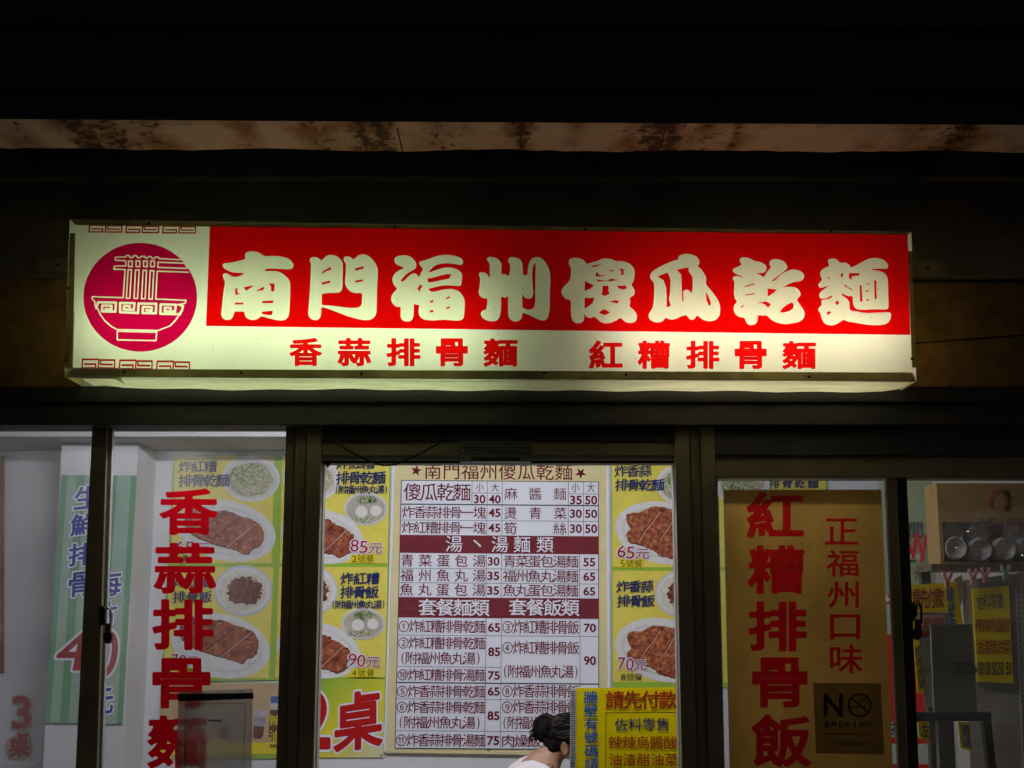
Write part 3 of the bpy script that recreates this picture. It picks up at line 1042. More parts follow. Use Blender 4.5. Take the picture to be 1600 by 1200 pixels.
gx = np.linspace(-14, 1170, 300)
gy = np.linspace(20, 1142, 290)
X, Y = np.meshgrid(gx, gy)
cxx, cyy, ra, rb = 578, 580, 576, 551
disc = (1 - np.hypot((X - cxx) / ra, (Y - cyy) / rb)) * 560
W = 14
L = [
 ([(770,188),(990,200)], 0), ([(1068,326),(750,316),(735,598),(1042,612),(1035,640),(960,655)], 0),
 ([(770,188),(762,174),(730,172),(720,188),(700,188),(690,170),(660,168),(650,183),(632,183),(625,165),(590,165),(575,180),(552,180),(540,160),(512,158),(500,178),(475,178),(465,158),(440,155),(430,172),(325,175),(325,205),(430,210),(432,262),(315,265),(312,295),(425,300),(405,585),(90,575),(92,600),(118,625),(120,660),(135,695),(150,700),(170,750),(220,820),(290,880),(345,908),(755,918),(880,870),(930,820),(970,765)], 0),
 ([(757,225),(1030,235),(1055,288),(757,278)], 1), ([(345,925),(745,935),(738,1020),(345,1012)], 1),
 ([(455,302),(490,302),(472,590),(437,590)], 1), ([(530,304),(568,304),(550,592),(515,592)], 1), ([(607,308),(642,308),(628,595),(592,595)], 1), ([(680,310),(716,312),(700,600),(665,598)], 1),
]
for cx_ in (478, 555, 631, 703):
    L.append(([(cx_ - 19, 212), (cx_ + 19, 213), (cx_ + 18, 270), (cx_ - 19, 269)], 1))
ink = np.full(X.shape, -1e9)
for pts, cl in L:
    ink = np.maximum(ink, poly_sd(pts, X, Y, W, cl))
for pts in [[(133,690),(150,632),(332,634),(326,726),(190,724),(194,664),(288,666),(286,702),(226,700)],
            [(545,738),(374,732),(374,638),(520,640),(512,708),(412,704),(414,668),(472,670),(470,692)],
            [(556,742),(562,644),(740,646),(736,742),(602,740),(606,678),(696,682),(692,716),(640,712)],
            [(985,752),(782,748),(786,652),(940,656),(930,726),(826,722),(828,686),(888,688),(884,712)],
            [(982,660),(1012,668),(1002,716),(984,738)]]:
    ink = np.maximum(ink, poly_sd(pts, X, Y, 24))
em = lambda q: P(130 + q[0] / 6.487, 375 + q[1] / 6.487, YL)
v, f = march(np.minimum(disc, -ink), gx, gy)
b = MB(); b.mesh([em(q) for q in v], f, MAG)
emb = b.build('emblem', sign)
v, f = march(np.minimum(disc, ink), gx, gy)
b = MB(); b.mesh([em(q) for q in v], f, PALE)
b.build('bowl_drawing', emb)
# meander borders
MEA = film('dark_red_border_film', (.5, .004, .006))
key = [(195, 143), (332, 143), (332, 180), (160, 180), (168, 97), (372, 97), (362, 181), (568, 182), (570, 105), (392, 104), (392, 145), (540, 148)]
for bx, by, sx_, sy_, dxg, dyg in [(139, 351, 1, 1, 57.6, .75), (128, 560.3, 1, 1.3, 58.4, 1.6)]:
    b = MB()
    for g_ in range(3):
        ax = np.linspace(140, 590, 130); ay = np.linspace(80, 200, 50)
        XX, YY = np.meshgrid(ax, ay)
        v, f = march(poly_sd(key, XX, YY, 18), ax, ay)
        b.mesh([P(bx + dxg * g_ + (q[0] - 160) / 8 * sx_, by + dyg * g_ + (q[1] - 90) / 8 * sy_, YL) for q in v], f, MEA)
    b.build('meander_border', sign)

b = MB()
R = random.Random(21)
DIRT = film('sign_dirt', (.55, .5, .4))
for _ in range(90):
    t = R.random()
    x = 125 + 1285 * t
    y = R.uniform(356, 576) + 10 * t
    r_ = R.uniform(.25, .8)
    b.ellipse(x, y, r_ * R.uniform(1, 2.2), r_, YL - .0006, DIRT, R.uniform(0, 3), 7)
b.build('dirt_specks', sign)['kind'] = 'stuff'

# wall brackets that carry the sign
for poly, hole in [([(56, 404), (112, 402), (112, 424), (56, 424)], (90, 414)), ([(1424, 408), (1480, 406.5), (1481, 431), (1424, 434)], (1450, 418))]:
    b = MB()
    b.prism(poly, YW - .03, YW - .002, mat('bracket_paint', (.16, .155, .14), .6, .15, 12))
    b.ellipse(hole[0], hole[1], 3.5, 2.4, YW - .0315, M['black'], n=12)
    b.build('wall_bracket', sign)

# ================================================================== CABLE over the door
b = MB()
cp = [(528, 690), (538, 700), (556, 710), (578, 721), (598, 727), (618, 726), (640, 716), (662, 706), (680, 696), (692, 688), (700, 684)]
cp = [P(x, y, 4.95) for x, y in cp]
b.tube([cp[0] + Vector((0, .05, .03))] + cp + [cp[-1] + Vector((0, .05, .02))], .0042, M['black'], 8)
tag(b.build('cable', smooth=True), 'thin black cable sagging in front of the door head', 'cable')

# ================================================================== LETTERING ON THE GLASS
YG = 5.027
for ch, x0, y0, x1, y1 in [('香', 249, 763, 341, 836), ('蒜', 240, 848, 338, 928), ('排', 238, 936, 334, 1016), ('骨', 238, 1028, 329, 1107), ('麵', 230, 1118, 324, 1201)]:
    b = MB(); put(b, round_glyph(ch, .03), x0, y0, x1, y1, YG, M['vinyl'])
    b.build('character', win2)

# amber film sheet behind the right pane, with red lettering
AMBER = milky('amber_film', (.32, .185, .038), .7, clear=.06, var=.24, scale=2.2, stretch=(1, 1, .6))  # broad blotches in the colour stand in for uneven light and soft reflections
film_t = empty('film_banner', P(1250, 980, YG))
tag(film_t, 'amber film stuck over the right window with red lettering', 'window film')
RV2 = milky('deep_red_vinyl', (.36, .003, .006), .5, var=.05)
YA = 5.046
cols = [[('紅', 1166, 768, 1256, 841), ('糟', 1168, 852, 1257, 928), ('排', 1169, 939, 1261, 1018), ('骨', 1175, 1027, 1262, 1106), ('飯', 1174, 1116, 1268, 1199)],
        [('正', 1289, 810, 1341, 851), ('福', 1291, 859, 1342, 901), ('州', 1293, 908, 1342, 950), ('口', 1297, 960, 1344, 999), ('味', 1297, 1007, 1348, 1052)]]
fl_ = MB()
xl = [lambda y: 1130 + (y - 765) * .0226, lambda y: 1279 + (y - 765) * .03]
xr = [xl[1], lambda y: 1377 + (y - 765) * .0417]
for ci, dil in ((0, .03), (1, .014)):
    yprev = 765.0
    for ch, x0, y0, x1, y1 in cols[ci]:
        g = round_glyph(ch, dil)
        fld, gxs, gys = _gf[(ch, 110)]
        a0, b0 = g[0].min(0); a1, b1 = g[0].max(0)
        mx_ = lambda q, a0=a0, a1=a1, x0=x0, x1=x1: x0 + (x1 - x0) * (q - a0) / (a1 - a0)
        my_ = lambda q, b0=b0, b1=b1, y0=y0, y1=y1: y1 + (y0 - y1) * (q - b0) / (b1 - b0)
        # keep the cell's upper and lower edges clear of its neighbours
        keep_x = (gxs >= a0 - .03) & (gxs <= a1 + .03)
        lo = min(.03, 2.0 * (b1 - b0) / (y1 - y0))
        keep_y = (gys >= b0 - lo) & (gys <= b1 + lo)
        sx_, sy_ = gxs[keep_x], gys[keep_y]
        v, f = march(-(fld[np.ix_(keep_y, keep_x)] + dil), sx_, sy_)
        fl_.mesh([P(mx_(p[0]), my_(p[1]), YA) for p in v], f, AMBER)
        X0, X1, T_, B_ = mx_(sx_[0]), mx_(sx_[-1]), my_(sy_[-1]), my_(sy_[0])
        fl_.flat([(xl[ci](yprev), yprev), (xr[ci](yprev), yprev), (xr[ci](T_), T_), (xl[ci](T_), T_)], YA, AMBER)
        fl_.flat([(xl[ci](T_), T_), (X0, T_), (X0, B_), (xl[ci](B_), B_)], YA, AMBER)
        fl_.flat([(X1, T_), (xr[ci](T_), T_), (xr[ci](B_), B_), (X1, B_)], YA, AMBER)
        yprev = B_
        b = MB(); put(b, g, x0, y0, x1, y1, YA, RV2); b.build('character' if ci == 0 else 'small_character', film_t)
    fl_.flat([(xl[ci](yprev), yprev), (xr[ci](yprev), yprev), (xr[ci](1340), 1340), (xl[ci](1340), 1340)], YA, AMBER)
fl_.build('film', film_t)

# no smoking sticker
stk = empty('no_smoking_sticker', P(1325, 1120, 5.02))
tag(stk, 'dark square NO SMOKING sticker on the amber film', 'sticker')
STK = film('smoky_sticker', (.3, .27, .22), .05)
b = MB(); b.flat([(1270.5, 1067), (1376, 1068), (1382, 1179), (1275, 1177)], 5.022, STK); b.build('sheet', stk)
b = MB()
fit(b, 'N', 1287, 1084, 1317, 1120, 5.02, M['ink'], .02)
sk = b.build('lettering', stk)
b = MB()
PUR = mat('sticker_purple', (.05, .012, .02), .5)
for k, ch in enumerate('SMOKING'):
    put(b, round_glyph(ch, .03, 64), 1288 + k * 11 + (2.5 if ch == 'I' else 0), 1127, 1288 + k * 11 + (5 if ch == 'I' else 7.8), 1136.5, 5.02, M['ink'])
b.build('lettering', stk)
b = MB()
b.ring(1343, 1102, 15.5, 19, 5.02, PUR)
b.stroke([(1331, 1091), (1357, 1114)], 3, 5.02, PUR)
b.stroke([(1328, 1105), (1352, 1104)], 3, 5.018, PUR)
for cx_, cy_, r in [(1346, 1091, 4), (1351, 1097, 3.6), (1344, 1096, 3)]:
    b.ring(cx_, cy_, r - 1, r, 5.018, PUR, 14)
b.build('cigarette_symbol', stk)
b = MB()
b.ring(1299, 1162, 4, 5.2, 5.02, PUR, 16)
for x0, x1, y in [(1308, 1360, 1160), (1308, 1352, 1164), (1287, 1366, 1147)]:
    x = x0
    while x < x1:
        w = random.uniform(1.5, 4); b.rect(x, y - 1.2, x + w, y + 1.2, 5.02, PUR); x += w + 1.2
b.build('fine_print', stk)

# smoky acrylic holder taped on the left pane
hold = empty('notice_holder', P(336, 1140, 4.99))
tag(hold, 'grey see-through notice holder hung by black tape on the left window', 'notice')
SMOKE = milky('grey_acrylic', (.55, .54, .52), .75, clear=.66, var=.04)
b = MB(); b.prism([(279, 1081), (394.5, 1076), (391, 1340), (272, 1340)], 5.006, 5.01, SMOKE); b.build('holder', hold)
b = MB(); b.prism([(277.5, 1084.5), (395.5, 1082.5), (396, 1092), (278, 1096)], 5.002, 5.0055, M['black']); b.build('tape', hold)
b = MB()
Yh = 5.0045
for pts in [[(291, 1100), (383, 1099.5)], [(291, 1100), (287, 1240)], [(383, 1099.5), (380, 1240)]]:
    b.stroke(pts, .8, Yh, M['ink'])
x = 326
while x < 345:
    b.rect(x, 1124.5, x + 2.2, 1127.5, Yh, M['ink']); x += 3
b.ellipse(377, 1080, 1.6, 1.4, Yh, M['ink'], n=10)
b.build('printed_frame', hold)

# padlocks on the sliding windows
for kind, (mx, my) in enumerate([(160, 964), (1427, 958)]):
    r = empty('padlock', P(mx, my, 4.99))
    tag(r, ['brass padlock with black cap on the left window stile', 'black padlock hanging on the right window stile'][kind], 'padlock', 'padlocks of the sliding windows')
    b = MB()
    hm = M['bronze_dark'] if kind == 0 else M['black']
    b.prism([(mx - 6, my - 16), (mx + 2, my - 17), (mx + 5, my - 8), (mx + 4, my + 12), (mx - 5, my + 14)], 4.975, 4.998, hm)
    b.build('hasp', r, bevel=.002)
    b = MB()
    sp = []
    for k in range(9):
        t = math.pi * k / 8
        sp.append(P(mx + 8.5 - 4.2 * math.cos(t), my - 8 - 6 * math.sin(t), 4.965))
    sp = [P(mx + 4.3, my + 4, 4.965)] + sp + [P(mx + 12.7, my + 16, 4.965)]
    b.tube(sp, .0042, M['steel'] if kind == 0 else M['black'], 8)
    b.build('shackle', r, smooth=True)
    b = MB()
    b.prism([(mx + 4, my + 10), (mx + 12, my + 10), (mx + 12.4, my + 27), (mx + 4, my + 27)], 4.955, 4.972, mat('old_brass', (.16, .13, .06), .45, .15, metal=.6) if kind == 0 else M['black'])
    b.build('lock_body', r, bevel=.002)
    b = MB()
    b.prism([(mx + .7, my + 25), (mx + 14.3, my + 25), (mx + 14, my + 36), (mx + 11, my + 41), (mx + 7, my + 42.5), (mx + 3, my + 40), (mx + 1, my + 35)], 4.95, 4.977, M['black'])
    b.build('cap', r, bevel=.003)

# ================================================================== POSTERS ON THE BACK WALL
YP = YB - .012
LAY = .0016


def lay(k):
    return YP - LAY * k


def rng_pts(cx, cy, rx, ry, n, R, rot=0):
    out = []
    for _ in range(n):
        t = R.uniform(0, 2 * math.pi); q = math.sqrt(R.random())
        x, y = rx * q * math.cos(t), ry * q * math.sin(t)
        c, s = math.cos(rot), math.sin(rot)
        out.append((cx + x * c - y * s, cy + x * s + y * c))
    return out


def bits(b, pts, r, Yk, m, R):
    for x, y in pts:
        n = R.randint(4, 6); a0 = R.uniform(0, 6); e = R.uniform(.5, 1)
        b.flat([(x + r * R.uniform(.6, 1.2) * math.cos(a0 + 2 * math.pi * k / n), y + r * e * R.uniform(.6, 1.2) * math.sin(a0 + 2 * math.pi * k / n)) for k in range(n)], Yk, m)


def noodle_bowl(parent, cx, cy, rx, ry, seed, clip=None):
    R = random.Random(seed)
    b = MB()
    b.ellipse(cx, cy, rx, ry, lay(2), M['plate'])
    b.ellipse(cx, cy + .5, rx * .9, ry * .88, lay(3), M['plate_in'])
    b.ellipse(cx - 1, cy + 1, rx * .78, ry * .74, lay(4), M['noodle'], wob=.12, n=30)
    for x, y in rng_pts(cx - 1, cy + 1, rx * .7, ry * .66, 90, R):
        a = R.uniform(0, 6.3); L_ = R.uniform(3, 8); k = R.uniform(-.9, .9)
        p = [(x, y)]
        for _ in range(3):
            p.append((p[-1][0] + L_ / 3 * math.cos(a), p[-1][1] + L_ / 3 * math.sin(a) * .8)); a += k
        b.stroke(p, R.uniform(.6, 1.0), lay(5) - R.random() * .0008, M['noodle_hi'] if R.random() < .7 else M['noodle'])
    g = rng_pts(cx - rx * .1, cy - ry * .18, rx * .58, ry * .48, 70, R)
    bits(b, g, 2.2, lay(6), M['scallion'], R)
    bits(b, rng_pts(cx - rx * .12, cy - ry * .2, rx * .5, ry * .42, 40, R), 1.3, lay(6.4), M['scallion_dk'], R)
    bits(b, rng_pts(cx - rx * .1, cy - ry * .1, rx * .6, ry * .55, 34, R), 1.1, lay(6.8), M['noodle_hi'], R)
    return b.build('noodle_picture', parent)


def mince_bowl(parent, cx, cy, rx, ry, seed):
    R = random.Random(seed)
    b = MB()
    b.ellipse(cx, cy, rx, ry, lay(2), M['plate_rim'])
    b.ellipse(cx, cy - .5, rx * .93, ry * .9, lay(3), M['plate'])
    b.ellipse(cx - 1, cy + 1, rx * .82, ry * .8, lay(4), M['rice'], wob=.1, n=34)
    bits(b, rng_pts(cx, cy, rx * .78, ry * .76, 120, R), 1.5, lay(4.5), M['rice'], R)
    b.ellipse(cx + 1.5, cy + .5, rx * .6, ry * .56, lay(5), M['mince'], wob=.3, n=40)
    bits(b, rng_pts(cx + 1.5, cy + .5, rx * .63, ry * .6, 150, R), 1.5, lay(5.6), M['mince'], R)
    bits(b, rng_pts(cx + 1.5, cy + .5, rx * .58, ry * .54, 42, R), 1.0, lay(6), M['mince_hi'], R)
    bits(b, rng_pts(cx + 1, cy + .5, rx * .55, ry * .5, 30, R), .8, lay(6.4), M['cut'], R)
    bits(b, rng_pts(cx - rx * .05, cy + ry * .62, rx * .4, ry * .14, 30, R), 1.6, lay(6.2), M['rice'], R)
    return b.build('mince_rice_picture', parent)


def ball_bowl(parent, cx, cy, rx, ry, seed, b1, b2):
    R = random.Random(seed)
    b = MB()
    b.ellipse(cx, cy, rx, ry, lay(4), M['plate'])
    b.ellipse(cx, cy, rx * .96, ry * .95, lay(4.3), M['plate_rim'])
    b.ellipse(cx, cy + .5, rx * .88, ry * .87, lay(5), M['soup'])
    bits(b, rng_pts(cx + 2, cy - ry * .52, rx * .5, ry * .24, 60, R), 1.6, lay(5.6), M['scallion'], R)
    bits(b, rng_pts(cx + 2, cy - ry * .5, rx * .5, ry * .24, 30, R), 1.2, lay(6), M['scallion_dk'], R)
    bits(b, rng_pts(cx - rx * .2, cy + ry * .62, rx * .48, ry * .2, 45, R), 1.5, lay(5.6), M['scallion'], R)
    bits(b, rng_pts(cx - rx * .2, cy + ry * .6, rx * .48, ry * .2, 25, R), 1.2, lay(6), M['noodle_hi'], R)
    for (x, y), r in ((b1, 10.2), (b2, 9.4)):
        b.ellipse(x, y, r, r * .95, lay(6.3), M['ball_dk'], n=26, wob=.05)
        b.ellipse(x - .5, y - .7, r * .9, r * .85, lay(6.6), M['ball'], n=26, wob=.05)
    return b.build('fish_ball_soup_picture', parent)


def cutlet(parent, plate, meat, slices, m, seed, pale=(), rot=12):
    R = random.Random(seed)
    cx, cy, rx, ry = plate
    b = MB()
    ro = rad(rot)
    b.ellipse(cx, cy, rx, ry, lay(1.2), M['plate'], ro)
    b.ellipse(cx - 1, cy + .5, rx * .86, ry * .8, lay(1.6), M['plate_in'], ro)
    b.ellipse(cx - 1, cy + 1, rx * .8, ry * .73, lay(2), M['plate'], ro)
    ax = [p[0] for p in meat]; ay = [p[1] for p in meat]
    pts = smooth_closed(meat, 5)
    pts = [(x + R.uniform(-.8, .8), y + R.uniform(-.8, .8)) for x, y in pts]
    b.flat([(x + .8, y + 1.8) for x, y in pts], lay(2.5), M['cut'])
    b.flat(pts, lay(3), m)
    inside = np.array(pts)

    def isin(x, y):
        c = False
        for (x1, y1), (x2, y2) in zip(pts, pts[1:] + pts[:1]):
            if (y1 > y) != (y2 > y) and x < (x2 - x1) * (y - y1) / (y2 - y1) + x1:
                c = not c
        return c
    sp = [(R.uniform(min(ax), max(ax)), R.uniform(min(ay), max(ay))) for _ in range(150)]
    sp = [p for p in sp if isin(*p)]
    big = [p for p in sp if R.random() < .3]
    bits(b, big[::2], 3.6, lay(3.2), M['pork_dk'], R)
    bits(b, big[1::2], 3.0, lay(3.3), M['pork_hi'], R)
    k = len(sp) // 2
    bits(b, sp[:k], 1.3, lay(3.4), m, R)
    bits(b, sp[k:k + k // 2], .9, lay(3.6), M['mince_hi'], R)
    bits(b, sp[k + k // 2:], 1.0, lay(3.7), M['cut'], R)
    for s in slices:
        p = [(x + R.uniform(-.5, .5), y + R.uniform(-.5, .5)) for x, y in s]
        b.stroke(p, 1.5, lay(4), M['cut'])
    for s in pale:
        b.stroke([(x + .9, y + .7) for x, y in s], 1.1, lay(4.2), M['pale_cut'])
    return b.build('cutlet_picture', parent)


def kai(b, s, x0, y0, x1, y1, k=5, m='navy', off=.013):
    line(b, s, x0, y0, x1, y1, lay(k), M[m], off, .98, 0, .04, .1)


def price(parent, s, x0, y0, x1, y1, dy, k=7):
    """red price with a white outline, slightly falling to the right"""
    b = MB()
    v = [contours(c) for c in s]
    # lay the characters out left to right, digits narrow
    w = [.62 if c.isdigit() else 1.0 for c in s]
    tot = sum(w); x = x0
    for c, wi in zip(s, w):
        cw = (x1 - x0) * wi / tot
        d = dy * (x - x0) / (x1 - x0)
        g0 = round_glyph(c, .055, 72); g1 = round_glyph(c, .004, 72)
        a0, b0 = g1[0].min(0); a1, b1 = g1[0].max(0)
        hh = 0 if c.isdigit() else 1.5
        put(b, g0, x + .6, y0 + d + hh, x + cw - .6, y1 + d - hh, lay(k), M['white'], (a0, b0, a1, b1), 0, .08)
        put(b, g1, x + .6, y0 + d + hh, x + cw - .6, y1 + d - hh, lay(k + .5), M['price_red'], None, 0, .08)
        x += cw
    return b.build('price_lettering', parent)


def setno(parent, s, x0, y0, x1, y1, hi=True, k=7):
    b = MB()
    if hi:
        b.rect(x0 - 2, y0 - .5, x1 + .5, y1 + .8, lay(k - .5), M['yel_hi'])
    fit(b, s[0], x0, y0 + .5, x0 + 7, y1 - .5, lay(k), M['ink'], .0)
    line(b, s[1:], x0 + 9, y0, x1, y1, lay(k), M['ink'], 0, .96)
    return b.build('set_number_lettering', parent)


# ---- left set meal poster (four dishes)
pA = empty('menu_poster', P(430, 890, YP))
tag(pA, 'yellow and green poster of four cutlet set meals left of the menu board', 'poster', 'set meal posters')
b = MB()
b.prism([(272, 711), (610, 711), (603, 1059), (252, 1066)], YP, YB - .002, M['green'])
b.flat([(274, 713), (429, 713), (424, 880), (266, 880)], lay(.5), M['yellow'])
b.flat([(441, 712.5), (609, 712.5), (605.8, 880), (437, 880)], lay(.5), M['yellow'])
b.flat([(265, 886), (427, 886), (420, 1059.5), (254, 1060)], lay(.5), M['yellow'])
b.flat([(436, 886), (606, 886), (602.4, 1057.5), (430, 1058)], lay(.5), M['yellow'])
b.build('board', pA)


def zl(p):
    return (260 + p[0] / 3.16, 700 + p[1] / 3.16)


MEAT1 = [(95,330),(140,290),(220,310),(300,310),(365,335),(430,355),(470,390),(478,440),(460,480),(420,500),(400,522),(340,502),(295,490),(210,465),(130,430),(92,385)]
SL1 = [[(366,345),(300,395),(225,452)],[(440,370),(370,425),(292,490)],[(290,312),(220,365),(150,408)]]
noodle_bowl(pA, 392, 748, 45.5, 36, 1)
cutlet(pA, (354, 829, 78, 47), [zl(p) for p in MEAT1], [[zl(p) for p in s] for s in SL1], M['pork'], 2, [[zl(p) for p in SL1[1]]])
mince_bowl(pA, 380, 923, 46, 40, 3)
cutlet(pA, (345, 1009, 78, 50), [(zl(p)[0] - 8, zl(p)[1] + 171) for p in MEAT1], [[(zl(p)[0] - 8, zl(p)[1] + 171) for p in s] for s in SL1], M['pork'], 4, [[(zl(p)[0] - 8, zl(p)[1] + 171) for p in SL1[1]]])
noodle_bowl(pA, 487, 748, 45, 36, 5)
z1 = lambda p: (430 + p[0] / 4.286, 640 + p[1] / 4.286)
MEAT2 = [(150,760),(220,730),(290,735),(360,735),(400,765),(465,795),(518,840),(525,880),(492,925),(500,950),(430,985),(380,965),(300,950),(200,900),(130,830)]
SL2 = [[(400,770),(322,830),(250,880)],[(468,808),(400,875),(322,945)]]
cutlet(pA, (503, 838, 65, 42), [z1(p) for p in MEAT2], [[z1(p) for p in s] for s in SL2], M['pork'], 6, [[z1(p) for p in SL2[1]]])
ball_bowl(pA, 571.5, 795, 34, 26, 7, (565, 800), (587.5, 798.5))
mince_bowl(pA, 486, 923, 42, 39, 8)
dq = lambda p: (z1(p)[0] - 4.5, z1(p)[1] + 181)
cutlet(pA, (498, 1016, 66, 43), [dq(p) for p in MEAT2], [[dq(p) for p in s] for s in SL2], M['pork'], 9, [[dq(p) for p in SL2[1]]])
ball_bowl(pA, 567.5, 974.5, 34, 25, 10, (559.5, 977), (583, 975.5))
for x, y in ((396, 866), (388, 1038), (538, 866), (534, 1046)):
    b = MB()
    a = [(x + 12 * math.cos(t), y - 8 + 8 * math.sin(t)) for t in [.1 + k * .22 for k in range(8)]]
    b.stroke(a, .7, lay(4), M['pork'])
    bits(b, [(a[-1][0] + 2, a[-1][1] - 3)], 1.1, lay(4.2), M['ink'], random.Random(1))
    b.build('garnish_picture', pA)
for s_, bx in [('炸紅糟', (280, 721, 338, 738)), ('排骨乾麵', (280, 742, 358, 760.5)), ('炸紅糟', (272, 902, 328, 917.5)), ('排骨飯', (271, 924.5, 330, 941.5)),
               ('炸紅糟', (526, 715, 585, 733)), ('排骨乾麵', (526, 737.5, 601.5, 756.5)), ('(附福州魚丸湯)', (523, 759, 606, 771.5)),
               ('炸紅糟', (533, 895.5, 592, 913)), ('排骨飯', (532.5, 916.5, 591, 934.5)), ('(附福州魚丸湯)', (518, 938.5, 602, 951))]:
    b = MB(); kai(b, s_, *bx, k=7.2); b.build('dish_lettering', pA)
price(pA, '65元', 274, 845, 327, 864, 4)
price(pA, '85元', 547, 843, 598, 862, 8)
price(pA, '70元', 267, 1022, 311, 1039, 4)
price(pA, '90元', 543.5, 1021, 594, 1040, 7)
setno(pA, '1號餐', 286, 867, 313, 878)
setno(pA, '2號餐', 550, 867.5, 584, 878.5)
setno(pA, '3號餐', 280, 1044, 306, 1055)
setno(pA, '4號餐', 550, 1046, 584.5, 1057)

# ---- right set meal poster
pB = empty('menu_poster', P(1110, 890, YP))
tag(pB, 'yellow and green poster of crisp cutlet set meals right of the menu board', 'poster', 'set meal posters')
b = MB()
b.prism([(955.5, 711), (1292, 711), (1300, 1074), (957, 1074)], YP, YB - .002, M['green'])
b.flat([(956.5, 713), (1112, 713), (1116, 886), (957, 886)], lay(.5), M['yellow'])
b.flat([(1122, 713), (1288, 713), (1294, 886), (1126, 886)], lay(.5), M['yellow'])
b.flat([(957.3, 892), (1116, 892), (1120, 1066), (958, 1066)], lay(.5), M['yellow'])
b.flat([(1126, 892), (1294, 892), (1297, 1066), (1130, 1066)], lay(.5), M['yellow'])
b.build('board', pB)
z5 = lambda p: (880 + p[0] / 4.284, 640 + p[1] / 4.284)
MEAT3 = [(425,722),(455,690),(520,685),(580,655),(650,650),(735,668),(860,690),(960,760),(980,860),(900,960),(800,1000),(735,995),(690,982),(640,970),(605,940),(560,920),(505,900),(440,882),(424,830),(452,800),(430,760)]
SL3 = [[(642,680),(590,760),(545,810),(500,888)],[(738,720),(700,790),(645,872)]]
cutlet(pB, (1037, 833, 77, 48), [z5(p) for p in MEAT3], [[z5(p) for p in s] for s in SL3], M['crisp'], 12, [[z5(p) for p in s] for s in SL3])
d8 = lambda p: (z5(p)[0] + .8, z5(p)[1] + 186)
cutlet(pB, (1038, 1016, 78, 49), [d8(p) for p in MEAT3], [[d8(p) for p in s] for s in SL3], M['crisp'], 13, [[d8(p) for p in s] for s in SL3])
noodle_bowl(pB, 1069, 757, 44, 33, 14)
mince_bowl(pB, 1068, 928, 45, 38, 15)
noodle_bowl(pB, 1160, 757, 44, 33, 16)
for s_, bx in [('炸香蒜', (961, 728, 1017, 745)), ('排骨乾麵', (962, 749.5, 1037, 767)), ('炸香蒜', (964, 908, 1020, 925)), ('排骨飯', (965, 930.5, 1022, 948)), ('排骨乾麵', (1202, 748, 1278, 763))]:
    b = MB(); kai(b, s_, *bx, k=7.2); b.build('dish_lettering', pB)
price(pB, '65元', 964, 852, 1015, 871, 7)
price(pB, '70元', 965, 1027, 1011, 1046, 5)
setno(pB, '5號餐', 969.5, 875, 1003, 886)
setno(pB, '8號餐', 970, 1052.5, 1003.5, 1063.5, hi=False)

# ---- sauce poster under the left set meals
sp_ = empty('sauce_poster', P(350, 1125, YP))
tag(sp_, 'beige poster of chilli oil jars behind the left window', 'poster')
b = MB()
BEI = mat('print_beige', (.5, .36, .2), .5, .08, 6)
b.prism([(252, 1067.5), (437, 1067), (433, 1185), (246, 1186)], YP, YB - .002, M['green'])
b.flat([(253, 1068), (437, 1067.5), (433.5, 1160), (247, 1161)], lay(.5), BEI)
b.flat([(247, 1160), (433.5, 1160), (433, 1178), (246.5, 1179)], lay(.8), M['yel_hi'])
b.build('board', sp_)
LAV = mat('print_jar', (.3, .26, .34), .5, .1, 30); LID = mat('print_jar_lid', (.45, .44, .48), .5, .1, 30)
BRN = mat('print_chilli_oil', (.12, .035, .025), .5, .2, 40); BLU = mat('print_blue_cap', (.05, .12, .32), .5, .1, 30)
for dx in (0, -52, -98):
    b = MB()
    b.flat([(397 + dx, 1110), (416 + dx, 1110), (417.5 + dx, 1121), (396 + dx, 1121)], lay(1.4), LID)
    b.flat([(397 + dx, 1121), (415 + dx, 1121), (411 + dx, 1150), (407 + dx, 1154), (396 + dx, 1154), (394 + dx, 1150)], lay(1.5), LAV)
    b.flat([(396 + dx, 1134), (413 + dx, 1136), (411 + dx, 1150), (407 + dx, 1154), (396 + dx, 1154)], lay(1.7), BRN)
    b.build('jar_picture', sp_)
b = MB()
b.flat([(423, 1088), (436, 1088), (436, 1098.5), (423, 1098.5)], lay(1.4), BLU)
b.flat([(422.5, 1098.5), (436, 1098.5), (436, 1109), (422.5, 1109)], lay(1.4), M['plate_rim'])
b.flat([(422, 1109), (436, 1109), (434, 1157), (424, 1157), (420, 1150), (420.5, 1130)], lay(1.4), BRN)
b.build('bottle_picture', sp_)
b = MB(); line(b, '辣', 421, 1118, 438, 1134, lay(2), M['yel_hi'], .01); line(b, '油', 421, 1142, 437, 1157, lay(2), M['yel_hi'], .01); b.build('lettering', sp_)
b = MB()
line(b, '零售', 421, 1163, 433, 1169, lay(2), M['ink'], 0)
b.build('price_lettering', sp_)

